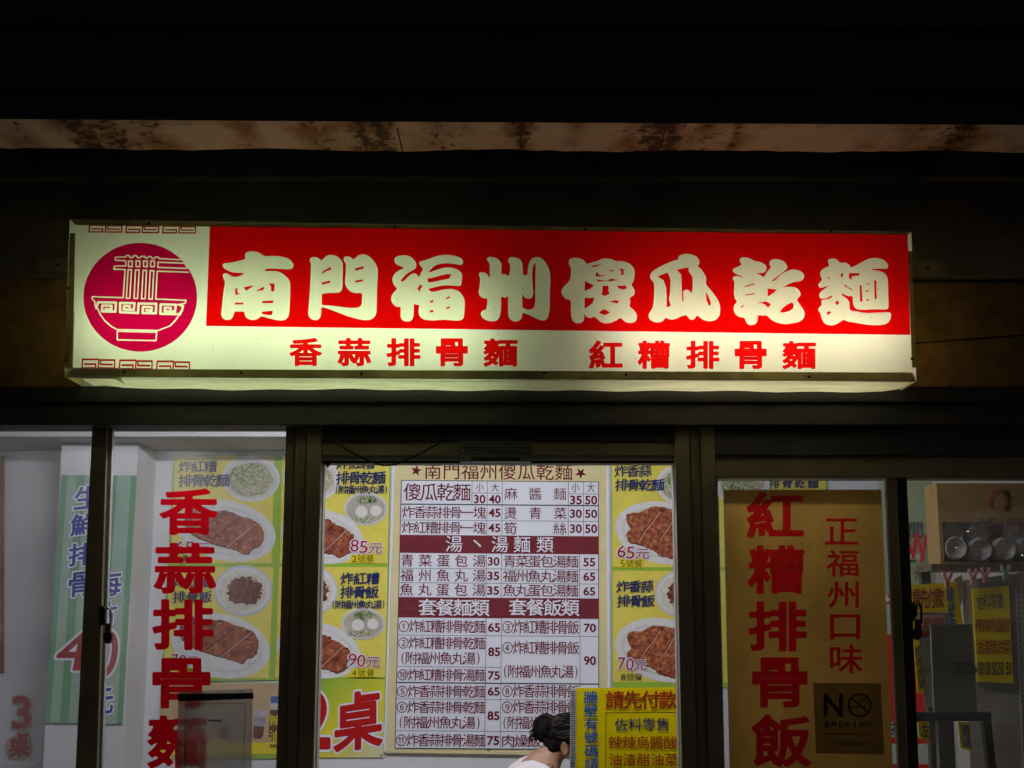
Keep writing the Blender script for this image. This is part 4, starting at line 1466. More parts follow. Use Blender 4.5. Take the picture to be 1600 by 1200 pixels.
# ---- table number two poster
t2 = empty('table_number_poster', P(527, 1121, YP))
tag(t2, 'green to yellow poster with big red table number 2 left of the menu board', 'poster')
mg, nt, bs = nodes('print_green_yellow_blend')
tc = N(nt, 'ShaderNodeTexCoord'); sx = N(nt, 'ShaderNodeSeparateXYZ'); nt.links.new(tc.outputs['Object'], sx.inputs[0])
ma = N(nt, 'ShaderNodeMath', operation='MULTIPLY_ADD'); ma.inputs[1].default_value = -1.6
nt.links.new(sx.outputs[2], ma.inputs[0])
mb_ = N(nt, 'ShaderNodeMath', operation='MULTIPLY_ADD'); mb_.inputs[1].default_value = 1.1; mb_.inputs[2].default_value = .42
nt.links.new(sx.outputs[0], mb_.inputs[0]); nt.links.new(mb_.outputs[0], ma.inputs[2])
rr = ramp(nt, ma.outputs[0], [(0, (.2, .38, .03)), (.5, (.66, .58, .02)), (.75, (.62, .56, .08)), (1, (.62, .6, .4))])
nt.links.new(rr.outputs[0], bs.inputs['Base Color'])
b = MB(); b.prism([(452, 1061), (602.5, 1060.5), (599, 1183.5), (446, 1183.5)], YP, YB - .002, mg); b.build('board', t2)
b = MB()
REDP = mat('print_bright_red', (.4, .012, .012), .5, .04)
for ch, bx in [('2', (460, 1076, 516.5, 1171)), ('桌', (521, 1080, 598, 1172))]:
    g0 = round_glyph(ch, .06, 84); g1 = round_glyph(ch, .028 if ch != '2' else .03, 84)
    a0, b0 = g1[0].min(0); a1, b1 = g1[0].max(0)
    sl = .12 if ch != '2' else 0
    put(b, g0, *bx, lay(1), M['white'], (a0, b0, a1, b1), 0, 0, sl)
    put(b, g1, *bx, lay(2), REDP, None, 0, 0, sl)
b.build('lettering', t2)
b = MB(); c = P(595.5, 1180, YP); b.lathe([(0, -.006), (.004, -.005), (.006, -.001), (.006, .004)], c, (0, 1, 0), M['steel'], 10); b.build('nail', t2)

# ---- menu board
mb0 = empty('menu_board', P(780, 950, YP))
tag(mb0, 'large cream bordered price list with maroon bands in the doorway', 'menu board')
YM = YB - .022


def ml(k):
    return YM - .0016 * k


def S(u, v):
    """table coordinates read off an enlarged view -> photo pixels, following the sheet's slight slant"""
    q = (v - 180) / 1864
    u2 = u + q * (-45 + (u - 120) / 1370 * 48)
    v2 = v + (u - 120) / 1370 * 11
    return (600 + u2 / 4.444, 710 + v2 / 4.444)


b = MB()
b.prism([(617.6, 708), (947.8, 711), (950.5, 1180.5), (602.6, 1175.5)], YM, YB - .002, M['cream'])
b.prism([(602.4, 1172), (950.6, 1177), (950.5, 1181), (602.4, 1176)], YM - .006, YM - .001, M['cream'])
b.prism([(947.6, 708), (951.2, 708), (953.8, 1180), (950.4, 1180)], YM - .004, YB - .002, M['white'])
b.prism([(614, 708), (617.4, 708), (602.4, 1174), (599.4, 1174)], YM - .004, YB - .002, M['white'])
b.build('board', mb0)
mq = lambda b_, u0, v0, u1, v1, k, m: b_.flat([S(u0, v0), S(u1, v0), S(u1, v1), S(u0, v1)], ml(k), m)
b = MB(); mq(b, 120, 180, 1490, 2040, 1, M['white']); b.build('sheet', mb0)
b = MB()
hl = lambda v, u0=120, u1=1490, w=3: mq(b, u0, v - w / 2, u1, v + w / 2, 2, M['line'])
vl = lambda u, v0, v1, w=3: mq(b, u - w / 2, v0, u + w / 2, v1, 2.4, M['line'])
for v, w in [(180, 5), (345, 8), (455, 3), (790, 3), (890, 3), (1254, 3), (1584, 8), (1918, 3), (2040, 7)]:
    hl(v, w=w)
hl(264, 614, 822); hl(264, 1280, 1490)
hl(1473, 120, 825); hl(1697, 120, 1490)
for u, v0, v1, w in [(121, 180, 2040, 5), (1489, 180, 2040, 5), (612, 180, 345, 3), (718, 180, 558, 3), (822, 180, 558, 3), (1280, 180, 558, 3), (1385, 180, 558, 3),
                     (718, 683, 990, 3), (822, 683, 990, 3), (1358, 683, 990, 3), (722, 1130, 2040, 3), (827, 1130, 2040, 3), (1362, 1130, 1697, 3), (1362, 1697, 2040, 3)]:
    vl(u, v0, v1, w)
b.build('grid_lines', mb0)
for v0, v1 in ((558, 683), (990, 1131)):
    b = MB(); mq(b, 119, v0, 1491, v1, 3, M['band']); b.build('heading_band', mb0)


def mt(s, u0, v0, u1, v1, m='maroon', off=.003, k=3, name='item_lettering', digits=False):
    b = MB()
    mp = lambda x, y: S(x, y)
    if digits:
        fit(b, s, u0, v0, u1, v1, ml(k), M[m], off, mp=mp)
    else:
        line(b, s, u0, v0, u1, v1, ml(k), M[m], off, .95, mp=mp)
    return b.build(name, mb0)


mt('南門福州傻瓜乾麵', 280, 62, 1305, 170, off=.003, k=1, name='title_lettering')
for cu_, cv_ in ((222, 112), (1366, 120)):
    b = MB()
    pts = []
    for i in range(10):
        r_ = 42 if i % 2 == 0 else 17
        t = -math.pi / 2 + i * math.pi / 5 + (math.pi if cu_ > 1000 else .15)
        pts.append(S(cu_ + r_ * math.cos(t), cv_ + r_ * math.sin(t)))
    b.flat(pts, ml(1), M['maroon']); b.build('star', mb0)
mt('傻瓜乾麵', 142, 205, 600, 320)
mt('小', 640, 195, 690, 252); mt('大', 748, 198, 796, 252); mt('小', 1306, 190, 1354, 252); mt('大', 1412, 190, 1462, 252)
for s_, u0, u1, v0, v1 in [('30', 626, 706, 276, 336), ('40', 729, 812, 276, 336), ('35', 1292, 1374, 276, 338), ('50', 1396, 1480, 276, 338),
                           ('45', 728, 812, 370, 430), ('30', 1292, 1374, 372, 432), ('50', 1396, 1480, 372, 432), ('45', 728, 812, 475, 535), ('30', 1292, 1374, 475, 537), ('50', 1396, 1480, 475, 537),
                           ('30', 728, 808, 708, 768), ('55', 1384, 1466, 708, 768), ('35', 726, 808, 808, 868), ('65', 1384, 1466, 808, 868), ('35', 726, 808, 910, 970), ('65', 1384, 1466, 910, 970),
                           ('65', 735, 818, 1164, 1228), ('70', 1388, 1470, 1164, 1224), ('85', 738, 820, 1334, 1396), ('90', 1388, 1470, 1390, 1454), ('75', 738, 820, 1500, 1560),
                           ('65', 738, 820, 1610, 1670), ('70', 1388, 1470, 1610, 1670), ('85', 738, 820, 1778, 1840), ('90', 1388, 1470, 1778, 1840), ('75', 738, 820, 1950, 2014), ('40', 1388, 1470, 1950, 2010)]:
    mt(s_, u0, v0, u1, v1, off=.024, name='price_lettering', digits=True)
mt('麻 醬 麵', 840, 228, 1264, 308, off=-.002)
mt('炸香蒜排骨一塊', 132, 362, 708, 442); mt('炸紅糟排骨一塊', 132, 468, 708, 548)
mt('燙 青 菜', 838, 364, 1266, 442); mt('筍   絲', 838, 468, 1266, 550)
for a, c, v in [('青菜蛋包湯', '青菜蛋包湯麵', 698), ('福州魚丸湯', '福州魚丸湯麵', 800), ('魚丸蛋包湯', '魚丸蛋包湯麵', 900)]:
    mt(a, 132, v, 712, v + 80); mt(c, 836, v, 1348, v + 80)
for s_, u0 in (('湯', 440), ('丶', 600), ('湯', 755), ('麵', 908), ('類', 1066)):
    mt(s_, u0, 568, u0 + 108, 674, 'white', .002, 4.5, 'heading_lettering')
mt('套餐麵類', 262, 1008, 738, 1118, 'white', .008, 4.5, 'heading_lettering')
mt('套餐飯類', 880, 1004, 1352, 1112, 'white', .008, 4.5, 'heading_lettering')
for s_, u0, u1, v0, v1 in [('①炸紅糟排骨乾麵', 124, 716, 1152, 1236), ('③炸紅糟排骨飯', 832, 1354, 1148, 1238), ('②炸紅糟排骨乾麵', 124, 716, 1268, 1350), ('(附福州魚丸湯)', 138, 690, 1374, 1456),
                           ('④炸紅糟排骨飯', 832, 1354, 1294, 1380), ('(附福州魚丸湯)', 836, 1354, 1460, 1544), ('⑩炸紅糟排骨湯麵', 124, 722, 1490, 1570),
                           ('⑤炸香蒜排骨乾麵', 124, 722, 1604, 1686), ('⑧炸香蒜排骨飯', 834, 1354, 1596, 1682), ('⑥炸香蒜排骨乾麵', 124, 724, 1714, 1796), ('(附福州魚丸湯)', 136, 696, 1820, 1902),
                           ('⑨炸香蒜排骨飯', 834, 1354, 1706, 1792), ('(附福州魚丸湯)', 836, 1354, 1815, 1900), ('⑪炸香蒜排骨湯麵', 124, 726, 1942, 2026), ('肉燥飯', 836, 1100, 1944, 2026)]:
    mt(s_, u0, v0, u1, v1)
b = MB(); c = P(763, 1171, YM); b.lathe([(0, -.009), (.006, -.008), (.009, -.002), (.009, .004)], c, (0, 1, 0), M['steel'], 12); b.build('nail', mb0)

# ---- green striped price banner on the pillar
gb = empty('price_banner', P(150, 935, 7.2))
tag(gb, 'tall pale green striped banner with blue writing on the white pillar', 'banner')
YBn = 7.205
GA = mat('print_pale_green', (.3, .42, .35), .5, .04); GB_ = mat('print_mid_green', (.13, .3, .17), .5, .05)
bl = lambda k: YBn - .0016 * k
gTL, gTR, gBR, gBL = (97, 742), (213, 743), (191, 1131), (69, 1129)
b = MB()
b.prism([gTL, gTR, gBR, gBL], YBn, 7.219, GA)
for t0, t1 in ((0, .075), (.2, .31), (.43, .54), (.64, .74), (.93, 1)):
    b.flat([lerp(gTL, gTR, t0), lerp(gTL, gTR, t1), lerp(gBL, gBR, t1), lerp(gBL, gBR, t0)], bl(.5), GB_)
b.build('board', gb)
b = MB()
BL_ = mat('print_royal_blue', (.012, .03, .25), .5, .04)
for s_, x0, y0, x1, y1 in [('生', 116, 759, 158, 795), ('鮮', 110, 802, 154, 837), ('排', 107, 848, 150, 884), ('骨', 107, 893, 147, 932), ('每', 152, 893, 190, 932), ('片', 146, 940, 183, 976), ('元', 142, 1076, 177, 1117)]:
    g0 = round_glyph(s_, .075, 72); g1 = round_glyph(s_, .022, 72)
    a0, b0 = g1[0].min(0); a1, b1 = g1[0].max(0)
    put(b, g0, x0, y0, x1, y1, bl(1), M['white'], (a0, b0, a1, b1), 0, .05, .12)
    put(b, g1, x0, y0, x1, y1, bl(1.6), BL_, None, 0, .05, .12)
b.build('lettering', gb)
b = MB()
DR = mat('print_dark_red', (.3, .03, .035), .5, .05)
for s_, x0, y0, x1, y1 in [('4', 90, 985, 139, 1048), ('0', 146, 985, 184, 1058)]:
    g0 = round_glyph(s_, .05, 80); g1 = round_glyph(s_, .012, 80)
    a0, b0 = g1[0].min(0); a1, b1 = g1[0].max(0)
    put(b, g0, x0, y0, x1, y1, bl(1), M['white'], (a0, b0, a1, b1), 0, .25)
    put(b, g1, x0, y0, x1, y1, bl(1.6), DR, None, 0, .25)
b.build('price_lettering', gb)
for x, y in ((98.5, 744), (211, 745), (83, 942), (199, 938), (71.5, 1127), (188, 1128)):
    b = MB(); b.lathe([(0, -.006), (.005, -.005), (.007, 0), (.007, .004)], P(x, y, YBn), (0, 1, 0), M['steel'], 10); b.build('nail', gb)

# ---- cut out table number three
t3 = empty('table_number_sign', P(36, 1135, YB - .01))
tag(t3, 'red cut-out table number 3 on the white wall at far left', 'table number')
TAN = mat('tan_card', (.45, .38, .27), .6, .08, 8)
RS = mat('sign_red', (.33, .03, .06), .5, .06)
b = MB()
tan = [(8, 1165), (12, 1156), (24, 1148), (28, 1141), (42, 1141), (46, 1152), (50, 1170), (46, 1178), (40, 1184), (27, 1186), (16, 1183), (10, 1176)]
b.prism(tan, YB - .014, YB - .002, TAN)
b.prism([(29, 1093), (44, 1093), (49, 1112), (48, 1136), (40, 1141), (29, 1140)], YB - .012, YB - .002, TAN)
b.build('backing_card', t3)
b = MB()
g0 = round_glyph('3', .045, 90); g1 = round_glyph('3', .02, 90)
a0, b0 = g1[0].min(0); a1, b1 = g1[0].max(0)
put(b, g0, 19, 1088, 48.5, 1139, YB - .017, TAN, (a0, b0, a1, b1))
put(b, g1, 19, 1088, 48.5, 1139, YB - .02, RS)
put(b, round_glyph('桌', .022, 72), 13, 1145, 47, 1183, YB - .02, RS, None, 0, 0, .12)
b.build('lettering', t3)

# ---- edge of a framed board at the far left
fb = empty('framed_board', P(-80, 880, YB - .02))
tag(fb, 'wooden edged board cut off by the left picture edge', 'board')
b = MB(); b.prism([(-160, 716), (0, 716), (0, 1050), (-172, 1050)], YB - .02, YB - .004, M['cream']); b.build('panel', fb)
b = MB(); b.prism([(0, 712), (4.5, 712), (3.5, 1052), (-.5, 1052)], YB - .03, YB - .002, M['wood']); b.build('frame_edge', fb)
# dark plant on the shelf behind the left window
pl = empty('potted_plant', P(168, 1215, 7.0))
tag(pl, 'dark leafy plant top just showing at the bottom of the left window', 'plant')
b = MB(); b.lathe([(0, -.16), (.05, -.16), (.065, -.02), (.06, -.02), (.0, -.03)], P(168, 1235, 7.0), (0, 0, 1), M['bronze'], 16); b.build('pot', pl, smooth=True)
b = MB()
R = random.Random(5)
LF = mat('dark_purple_leaf', (.045, .04, .05), .5, .3, 30); LG = mat('yellow_green_leaf', (.2, .22, .05), .5, .3, 30)
for k in range(150):
    a, q = R.uniform(0, 6.28), R.random() ** .6
    c = P(168, 1222, 7.0) + Vector((.075 * q * math.cos(a), .07 * q * math.sin(a), R.uniform(-.02, .06) * (1.15 - q)))
    d = Vector((R.uniform(-1, 1), R.uniform(-1, 1), R.uniform(-.3, .6))).normalized() * .016
    e = d.orthogonal().normalized() * .007
    b.face([c - d, c + e, c + d, c - e], LG if (R.random() < .12 and c.x > P(172, 1200, 7).x) else LF)
b.build('leaves', pl)
b = MB(); b.box((P(168, 1215, 7.0).x - .2, 6.8, 0), (P(168, 1215, 7.0).x + .2, 7.18, zat(1235, 7.0) - .161), M['wood'])
tag(b.build('low_cabinet'), 'brown cabinet under the dark plant against the pillar', 'cabinet')

# ================================================================== YELLOW PAY-FIRST BOARD ON THE COUNTER
YY = 5.75
yb = empty('pay_first_board', P(975, 1290, YY))
tag(yb, 'bright yellow pay first board with blue and red writing standing in the doorway', 'notice board')
YEL = mat('board_yellow', (.84, .66, .003), .45, .03, 6)
YEL2 = mat('board_yellow_panel', (.8, .65, .003), .45, .03, 6)
zc = zat(1325, YY)
b = MB()
b.prism([(900.5, 1075), (1059.5, 1074.5), (1065, 1325), (899, 1325)], YY, YY + .012, YEL)
b.build('board', yb)
b = MB()
PL = mat('grey_plastic_strip', (.5, .5, .5), .4, .08, 20)
b.prism([(891.6, 1077), (900.2, 1076), (898.8, 1325), (889.6, 1325)], YY - .002, YY + .012, PL)
y = 1080
while y < 1322:
    b.rect(892, y, 899, y + 1.3, YY - .004, M['ink']); y += 3
b.build('perforated_strip', yb)
b = MB()
b.flat([(947, 1113.5), (1060.3, 1113), (1063, 1300), (945.5, 1300)], YY - .0015, YEL2)
for q in ([(947, 1113.5), (1060.3, 1113)], [(947, 1113.5), (945.5, 1300)]):
    b.stroke(q, .8, YY - .002, M['ink'])
b.build('inner_panel', yb)
BB = mat('board_blue', (.02, .1, .36), .5, .04)
BR_ = mat('board_red', (.36, .03, .012), .5, .04)
b = MB()
for ch, y0, y1 in [('牆', 1081, 1099), ('壁', 1102, 1120), ('有', 1123, 1141), ('號', 1143.5, 1161), ('碼', 1165, 1183), ('請', 1186, 1204), ('說', 1207, 1225)][:6]:
    x0 = 913.5 + (y0 - 1081) * .015
    line(b, ch, x0, y0, x0 + 19, y1, YY - .003, BB, fill=1.0, dil=.014)
b.build('blue_lettering', yb)
b = MB(); line(b, '請先付款', 947, 1081, 1058, 1107, YY - .003, BR_, fill=.93, dil=.018); b.build('red_lettering', yb)
b = MB(); line(b, '佐料零售', 961, 1123, 1046, 1142, YY - .004, M['navy'], fill=.93, dil=.004); b.build('navy_lettering', yb)
b = MB()
line(b, '辣辣烏醬酸', 951, 1151, 1058, 1170.5, YY - .004, BR_, fill=.93, dil=.004)
line(b, '油渣醋油菜', 952, 1178, 1059, 1197, YY - .004, BR_, fill=.93, dil=.004)
b.build('sauce_lettering', yb)
c = P(893.5, 1191, YY - .004)
b = MB(); b.lathe([(0, -.007), (.004, -.006), (.0065, 0), (.0065, .003)], c, (0, 1, 0), M['black'], 12); b.build('screw', yb, smooth=True)
# counter under it
ct = empty('serving_counter', (P(975, 1325, YY).x + .55, YY + .1, 0))
tag(ct, 'steel serving counter that carries the yellow board', 'counter')
cx0 = P(885, 1325, YY).x
b = MB(); b.box((cx0, YY - .12, zc - .04), (cx0 + 1.5, YY + .3, zc - .001), M['steel']); b.build('counter_top', ct, bevel=.003)
b = MB(); b.box((cx0 + .04, YY - .08, .005), (cx0 + 1.46, YY + .26, zc - .0405), M['alu']); b.build('cabinet', ct)

# ================================================================== PERSON (seated, bent over a bowl, back to us)
YQ = 6.3


def Q(px, py, dY=0):
    return P(px, py, YQ + dY)


per = empty('person', (Q(790, 1300).x, YQ, 0))
tag(per, 'seated person in white shirt, black hair in a bun, bent over behind yellow board', 'person')


def skin(name, pts, edges, m, parent, subd=2, root=0):
    o_ = parent.location if parent.parent is None else parent.parent.location
    me = bpy.data.meshes.new(name)
    me.from_pydata([tuple(Vector(p) - o_) for p, r in pts], edges, [])
    ob = bpy.data.objects.new(name, me)
    C.objects.link(ob)
    ob.parent = parent
    md = ob.modifiers.new('skin', 'SKIN')
    md.use_smooth_shade = True
    for sv, (p, r) in zip(me.skin_vertices[0].data, pts):
        sv.radius = r if isinstance(r, tuple) else (r, r)
        sv.use_root = False
    me.skin_vertices[0].data[root].use_root = True
    sd = ob.modifiers.new('sub', 'SUBSURF')
    sd.levels = sd.render_levels = subd
    me.materials.append(m)
    return ob


def bake(ob):
    dg = bpy.context.evaluated_depsgraph_get()
    dg.update()
    me = bpy.data.meshes.new_from_object(ob.evaluated_get(dg))
    ob.modifiers.clear()
    ob.data = me
    for p in me.polygons:
        p.use_smooth = True


HD = Q(889, 1152)                       # head centre
NB = Q(846, 1196)                       # base of neck
CH = Q(820, 1232)
PV = Vector((Q(775, 1340).x, YQ, .5))
fx = Vector((1, 0, 0)); up = Vector((0, 0, 1)); dy_ = Vector((0, 1, 0))
tbl = .72
sh = lambda s: NB + Vector((-.015, s * .165, -.05))
hand = lambda s: Vector((PV.x + .56, YQ + s * .14, tbl + .035))
body = [(PV, (.15, .12)), (PV.lerp(CH, .5), (.13, .115)), (CH, (.155, .12)), (NB + Vector((-.03, 0, -.04)), (.1, .08)), (NB.lerp(HD, .45), .052), (HD + Vector((-.012, 0, -.008)), .082),
        (HD + Vector((.03, 0, -.045)), .062)]
ed = [(0, 1), (1, 2), (2, 3), (3, 4), (4, 5), (5, 6)]
for s in (1, -1):
    i = len(body)
    el = sh(s).lerp(hand(s), .45) + Vector((-.03, s * .07, -.13))
    body += [(sh(s), .06), (el, .042), (hand(s) + Vector((-.06, 0, .01)), .028), (hand(s), (.038, .018))]
    ed += [(3, i), (i, i + 1), (i + 1, i + 2), (i + 2, i + 3)]
    for k in range(5):
        j = len(body)
        base = hand(s) + Vector((.03, (k - 2) * .016, .002)) if k < 4 else hand(s) + Vector((-.01, -s * .035, 0))
        d = Vector((.03, (k - 1.5) * .005, .004)) if k < 4 else Vector((.025, -s * .015, 0))
        body += [(base, .0095), (base + d * (1 + .15 * (k % 3)), .0085), (base + d * 1.7 + Vector((.008, 0, -.014)), .0075)]
        ed += [(i + 3, j), (j, j + 1), (j + 1, j + 2)]
    kn = PV + Vector((.42, s * .12, .04)); an = Vector((kn.x - .03, kn.y, .08))
    i = len(body)
    body += [(PV + Vector((.02, s * .1, -.01)), .095), (kn, .066), (an, .042), (an + Vector((.15, 0, -.035)), .035)]
    ed += [(0, i), (i, i + 1), (i + 1, i + 2), (i + 2, i + 3)]
bo = skin('body', body, ed, M['skin'], per, 2)
bake(bo)
# nose, ear
b = MB()
ec = Q(882, 1170, -.078)
prof = []
n = 14
ev, ef = [], []
for k in range(n):
    t = 2 * math.pi * k / n
    ev.append(ec + Vector((.016 * math.cos(t) * (1.1 if math.sin(t) > 0 else .8) - .004 * math.sin(t), -.012 + .006 * math.cos(t), .031 * math.sin(t))))
for k in range(n):
    t = 2 * math.pi * k / n
    ev.append(ec + Vector((.010 * math.cos(t), -.006, .021 * math.sin(t))))
for k in range(n):
    t = 2 * math.pi * k / n
    ev.append(ec + Vector((.013 * math.cos(t), .012, .026 * math.sin(t))))
for k in range(n):
    k2 = (k + 1) % n
    ef += [(k, k2, n + k2, n + k), (k, 2 * n + k, 2 * n + k2, k2)]
ef.append(tuple(range(n, 2 * n)))
b.mesh(ev, ef, M['skin'])
b.build('ear', per, smooth=True)


def blob(b, c, r, m, seed=0, amp=.06, axes=None, nu=22, nv=14, cut=None):
    R = random.Random(seed)
    ph = [(R.uniform(0, 6), R.uniform(0, 6), R.uniform(2, 5), R.uniform(2, 5)) for _ in range(4)]
    vs, fs = [], []
    for j in range(nv + 1):
        v = math.pi * j / nv
        for i in range(nu):
            u = 2 * math.pi * i / nu
            k = 1 + amp * sum(math.sin(a * u // 1 if False else round(a) * u + p) * math.sin(q * v + p2) for p, p2, a, q in ph) / 2
            d = Vector((math.sin(v) * math.cos(u) * r[0], math.sin(v) * math.sin(u) * r[1], math.cos(v) * r[2])) * k
            vs.append(c + d)
    for j in range(nv):
        for i in range(nu):
            fs.append((j * nu + i, j * nu + (i + 1) % nu, (j + 1) * nu + (i + 1) % nu, (j + 1) * nu + i))
    b.mesh(vs, fs, m)


b = MB()
blob(b, HD + Vector((-.012, .004, .02)), (.098, .088, .088), M['hair'], 3, .05)
blob(b, HD + Vector((-.055, 0, -.02)), (.065, .075, .075), M['hair'], 9, .06)
blob(b, Q(853, 1137), (.056, .058, .062), M['hair'], 5, .1)
blob(b, Q(866, 1158), (.05, .06, .055), M['hair'], 6, .08)
R = random.Random(11)
for k in range(46):      # loose strands from the bun and the nape
    if k < 22:
        a = Q(846 + R.uniform(-6, 6), 1140 + R.uniform(-10, 10), R.uniform(-.04, .04))
        e = Q(827 + R.uniform(-3, 9), 1152 + R.uniform(-5, 8), R.uniform(-.04, .04))
    else:
        a = HD + Vector((R.uniform(-.09, .03), -.075 + R.uniform(-.01, .02), R.uniform(-.03, .08)))
        e = Q(856 + R.uniform(-8, 8), 1140 + R.uniform(-9, 12), -.045)
    mid = a.lerp(e, .5) + Vector((R.uniform(-.004, .004), -.006, R.uniform(-.002, .008)))
    b.tube([a, mid, e], [.0022, .0018, .0006], M['hair'], 5)
HC = HD + Vector((-.012, .004, .02))
BU = Q(853, 1137)
for k in range(230):
    u = R.uniform(-.5, 1.35); w = R.uniform(-1.0, .35)
    e0 = Vector((math.cos(u) * math.cos(w * 1.2), -abs(math.cos(u * .3)) * math.cos(w), math.sin(u) * 1.0))
    d = Vector((R.uniform(-.4, 1), R.uniform(-1, -.15), R.uniform(-.35, 1))).normalized()
    p = [HC + Vector((d.x * .1, d.y * .09, d.z * .09))]
    for q in (.3, .6, .85, 1):
        m_ = d.lerp(Vector((-1, -.25, .1)), q).normalized()
        p.append(HC + Vector((m_.x * .1, m_.y * .0915, m_.z * .0905)) * (1.01 + R.uniform(-.01, .02)))
    b.tube(p, [.0012, .0022, .0026, .0024, .0015], M['hair_hi'] if R.random() < .25 else M['hair'], 5)
for k in range(110):
    a0_ = R.uniform(0, 6.28); tilt = R.uniform(-.9, .9); rr_ = R.uniform(.93, 1.06)
    p = []
    for q in range(6):
        t = a0_ + q * .34
        v_ = Vector((math.cos(t) * math.cos(tilt * .4), math.sin(tilt) * .9 - .25, math.sin(t))).normalized()
        p.append(BU + Vector((v_.x * .058, v_.y * .06, v_.z * .064)) * rr_)
    b.tube(p, [.0008, .002, .0026, .0026, .002, .0007], M['hair_hi'] if R.random() < .25 else M['hair'], 5)
for k in range(34):
    a = BU + Vector((-.035 + R.uniform(-.01, .01), R.uniform(-.04, .03), R.uniform(-.05, .02)))
    e = Q(828 + R.uniform(-5, 10), 1150 + R.uniform(-7, 9), R.uniform(-.05, .03))
    b.tube([a, a.lerp(e, .55) + Vector((0, 0, .008)), e], [.003, .0022, .0005], M['hair'], 5)
b.build('hair', per, smooth=False).data.polygons.foreach_set('use_smooth', [True] * len(bpy.context.scene.objects['hair'].data.polygons))
shirt = [(PV + Vector((0, 0, .02)), (.175, .15)), (PV.lerp(CH, .5), (.15, .14)), (CH, (.175, .145)), (NB + Vector((-.04, 0, -.03)), (.13, .115)), (NB + Vector((-.004, 0, .0)), (.078, .075)), (NB + Vector((.016, 0, .03)), (.069, .067))]
es = [(0, 1), (1, 2), (2, 3), (3, 4), (4, 5)]
for s in (1, -1):
    i = len(shirt)
    el = sh(s).lerp(hand(s), .45) + Vector((-.03, s * .07, -.13))
    shirt += [(sh(s), .08), (sh(s).lerp(el, .75), .068)]
    es += [(3, i), (i, i + 1)]
so = skin('shirt', shirt, es, M['shirt'], per, 2); bake(so)
tr = [(PV, (.175, .15))]
et = []
for s in (1, -1):
    kn = PV + Vector((.42, s * .12, .04)); an = Vector((kn.x - .03, kn.y, .1))
    i = len(tr)
    tr += [(PV + Vector((.03, s * .1, -.005)), .11), (kn, .082), (an, .062)]
    et += [(0, i), (i, i + 1), (i + 1, i + 2)]
to = skin('trousers', tr, et, M['trousers'], per, 2); bake(to)
st_ = empty('stool', (PV.x, YQ, 0))
tag(st_, 'round wooden stool under the seated person', 'stool')
b = MB(); b.lathe([(0, .33), (.15, .33), (.16, .345), (.15, .36), (0, .36)], (PV.x, YQ, 0), (0, 0, 1), M['wood']); b.build('seat', st_)
for sx2, sy2 in ((1, 1), (1, -1), (-1, 1), (-1, -1)):
    b = MB(); b.tube([(PV.x + sx2 * .13, YQ + sy2 * .13, .004), (PV.x + sx2 * .09, YQ + sy2 * .09, .335)], .014, M['steel']); b.build('leg', st_)
tb = empty('dining_table', (PV.x + .8, YQ + .1, 0))
tag(tb, 'brown dining table in front of the seated person', 'table')
b = MB(); b.box((PV.x + .42, YQ - .3, tbl - .03), (PV.x + 1.3, YQ + .55, tbl), M['wood']); b.build('table_top', tb, bevel=.004)
for sx2 in (.48, 1.24):
    for sy2 in (-.24, .49):
        b = MB(); b.box((PV.x + sx2 - .02, YQ + sy2 - .02, .005), (PV.x + sx2 + .02, YQ + sy2 + .02, tbl - .031), M['steel']); b.build('leg', tb)

# ================================================================== RIGHT PANE: the serving corner
# red and white poster on the wall, seen past the edge of the amber film
rw = empty('red_white_poster', P(1394, 1010, YB - .01))
tag(rw, 'narrow red and white poster glimpsed between the amber film and the right window stile', 'poster')
PR = mat('print_vivid_red', (.55, .02, .02), .5, .05)
PLG = mat('print_pale_grey_green', (.42, .47, .42), .5, .05)
b = MB(); b.prism([(1340, 770), (1470, 770), (1500, 1330), (1360, 1330)], YB - .01, YB - .002, PLG); b.build('board', rw)
b = MB()
for y0, y1 in ((828, 872), (902, 944), (991, 1128), (1152, 1162), (1194, 1330)):
    b.flat([(1342 + (y0 - 770) * .05, y0), (1450 + (y0 - 770) * .05, y0), (1450 + (y1 - 770) * .05, y1), (1342 + (y1 - 770) * .05, y1)], YB - .0116, PR)
b.build('red_band', rw)
b = MB()
line(b, '元', 1376, 832, 1402, 868, YB - .0132, M['white'], dil=.02)
line(b, '品', 1383, 906, 1408, 940, YB - .0132, M['white'], dil=.02)
line(b, '茶', 1391, 1130, 1414, 1150, YB - .0132, M['navy'], dil=.01)
b.build('lettering', rw)

# opening hours sheet
oh = empty('opening_hours_sheet', P(1430, 850, 6.2))
tag(oh, 'pale green opening hours sheet with a red scribble behind the right window', 'notice')
SGR = mat('pale_green_sheet', (.24, .3, .21), .6, .08, 5)
b = MB(); b.prism([(1372, 752), (1456.5, 752), (1463, 930), (1380, 930)], 6.2, 6.212, SGR); b.build('board', oh)
b = MB()
GRY = mat('print_slate', (.06, .07, .09), .5, .05)
put(b, round_glyph('間', .022, 72), 1420, 816, 1442, 841, 6.198, GRY)
put(b, round_glyph('六', .012, 72), 1429, 891, 1445, 905, 6.198, GRY)
b.build('lettering', oh)
b = MB()
for pts in [[(1413, 836), (1424, 862)], [(1432, 834), (1427, 871)], [(1434, 840), (1439, 862)], [(1447, 837), (1440, 877)], [(1419, 842), (1418, 866)]]:
    b.stroke(pts, 5, 6.197, PR)
b.build('red_mark', oh)
b = MB(); b.rect(1421, 866, 1438, 874, 6.1985, PLG); b.rect(1421, 874, 1431, 879, 6.1985, GRY); b.build('small_picture', oh)

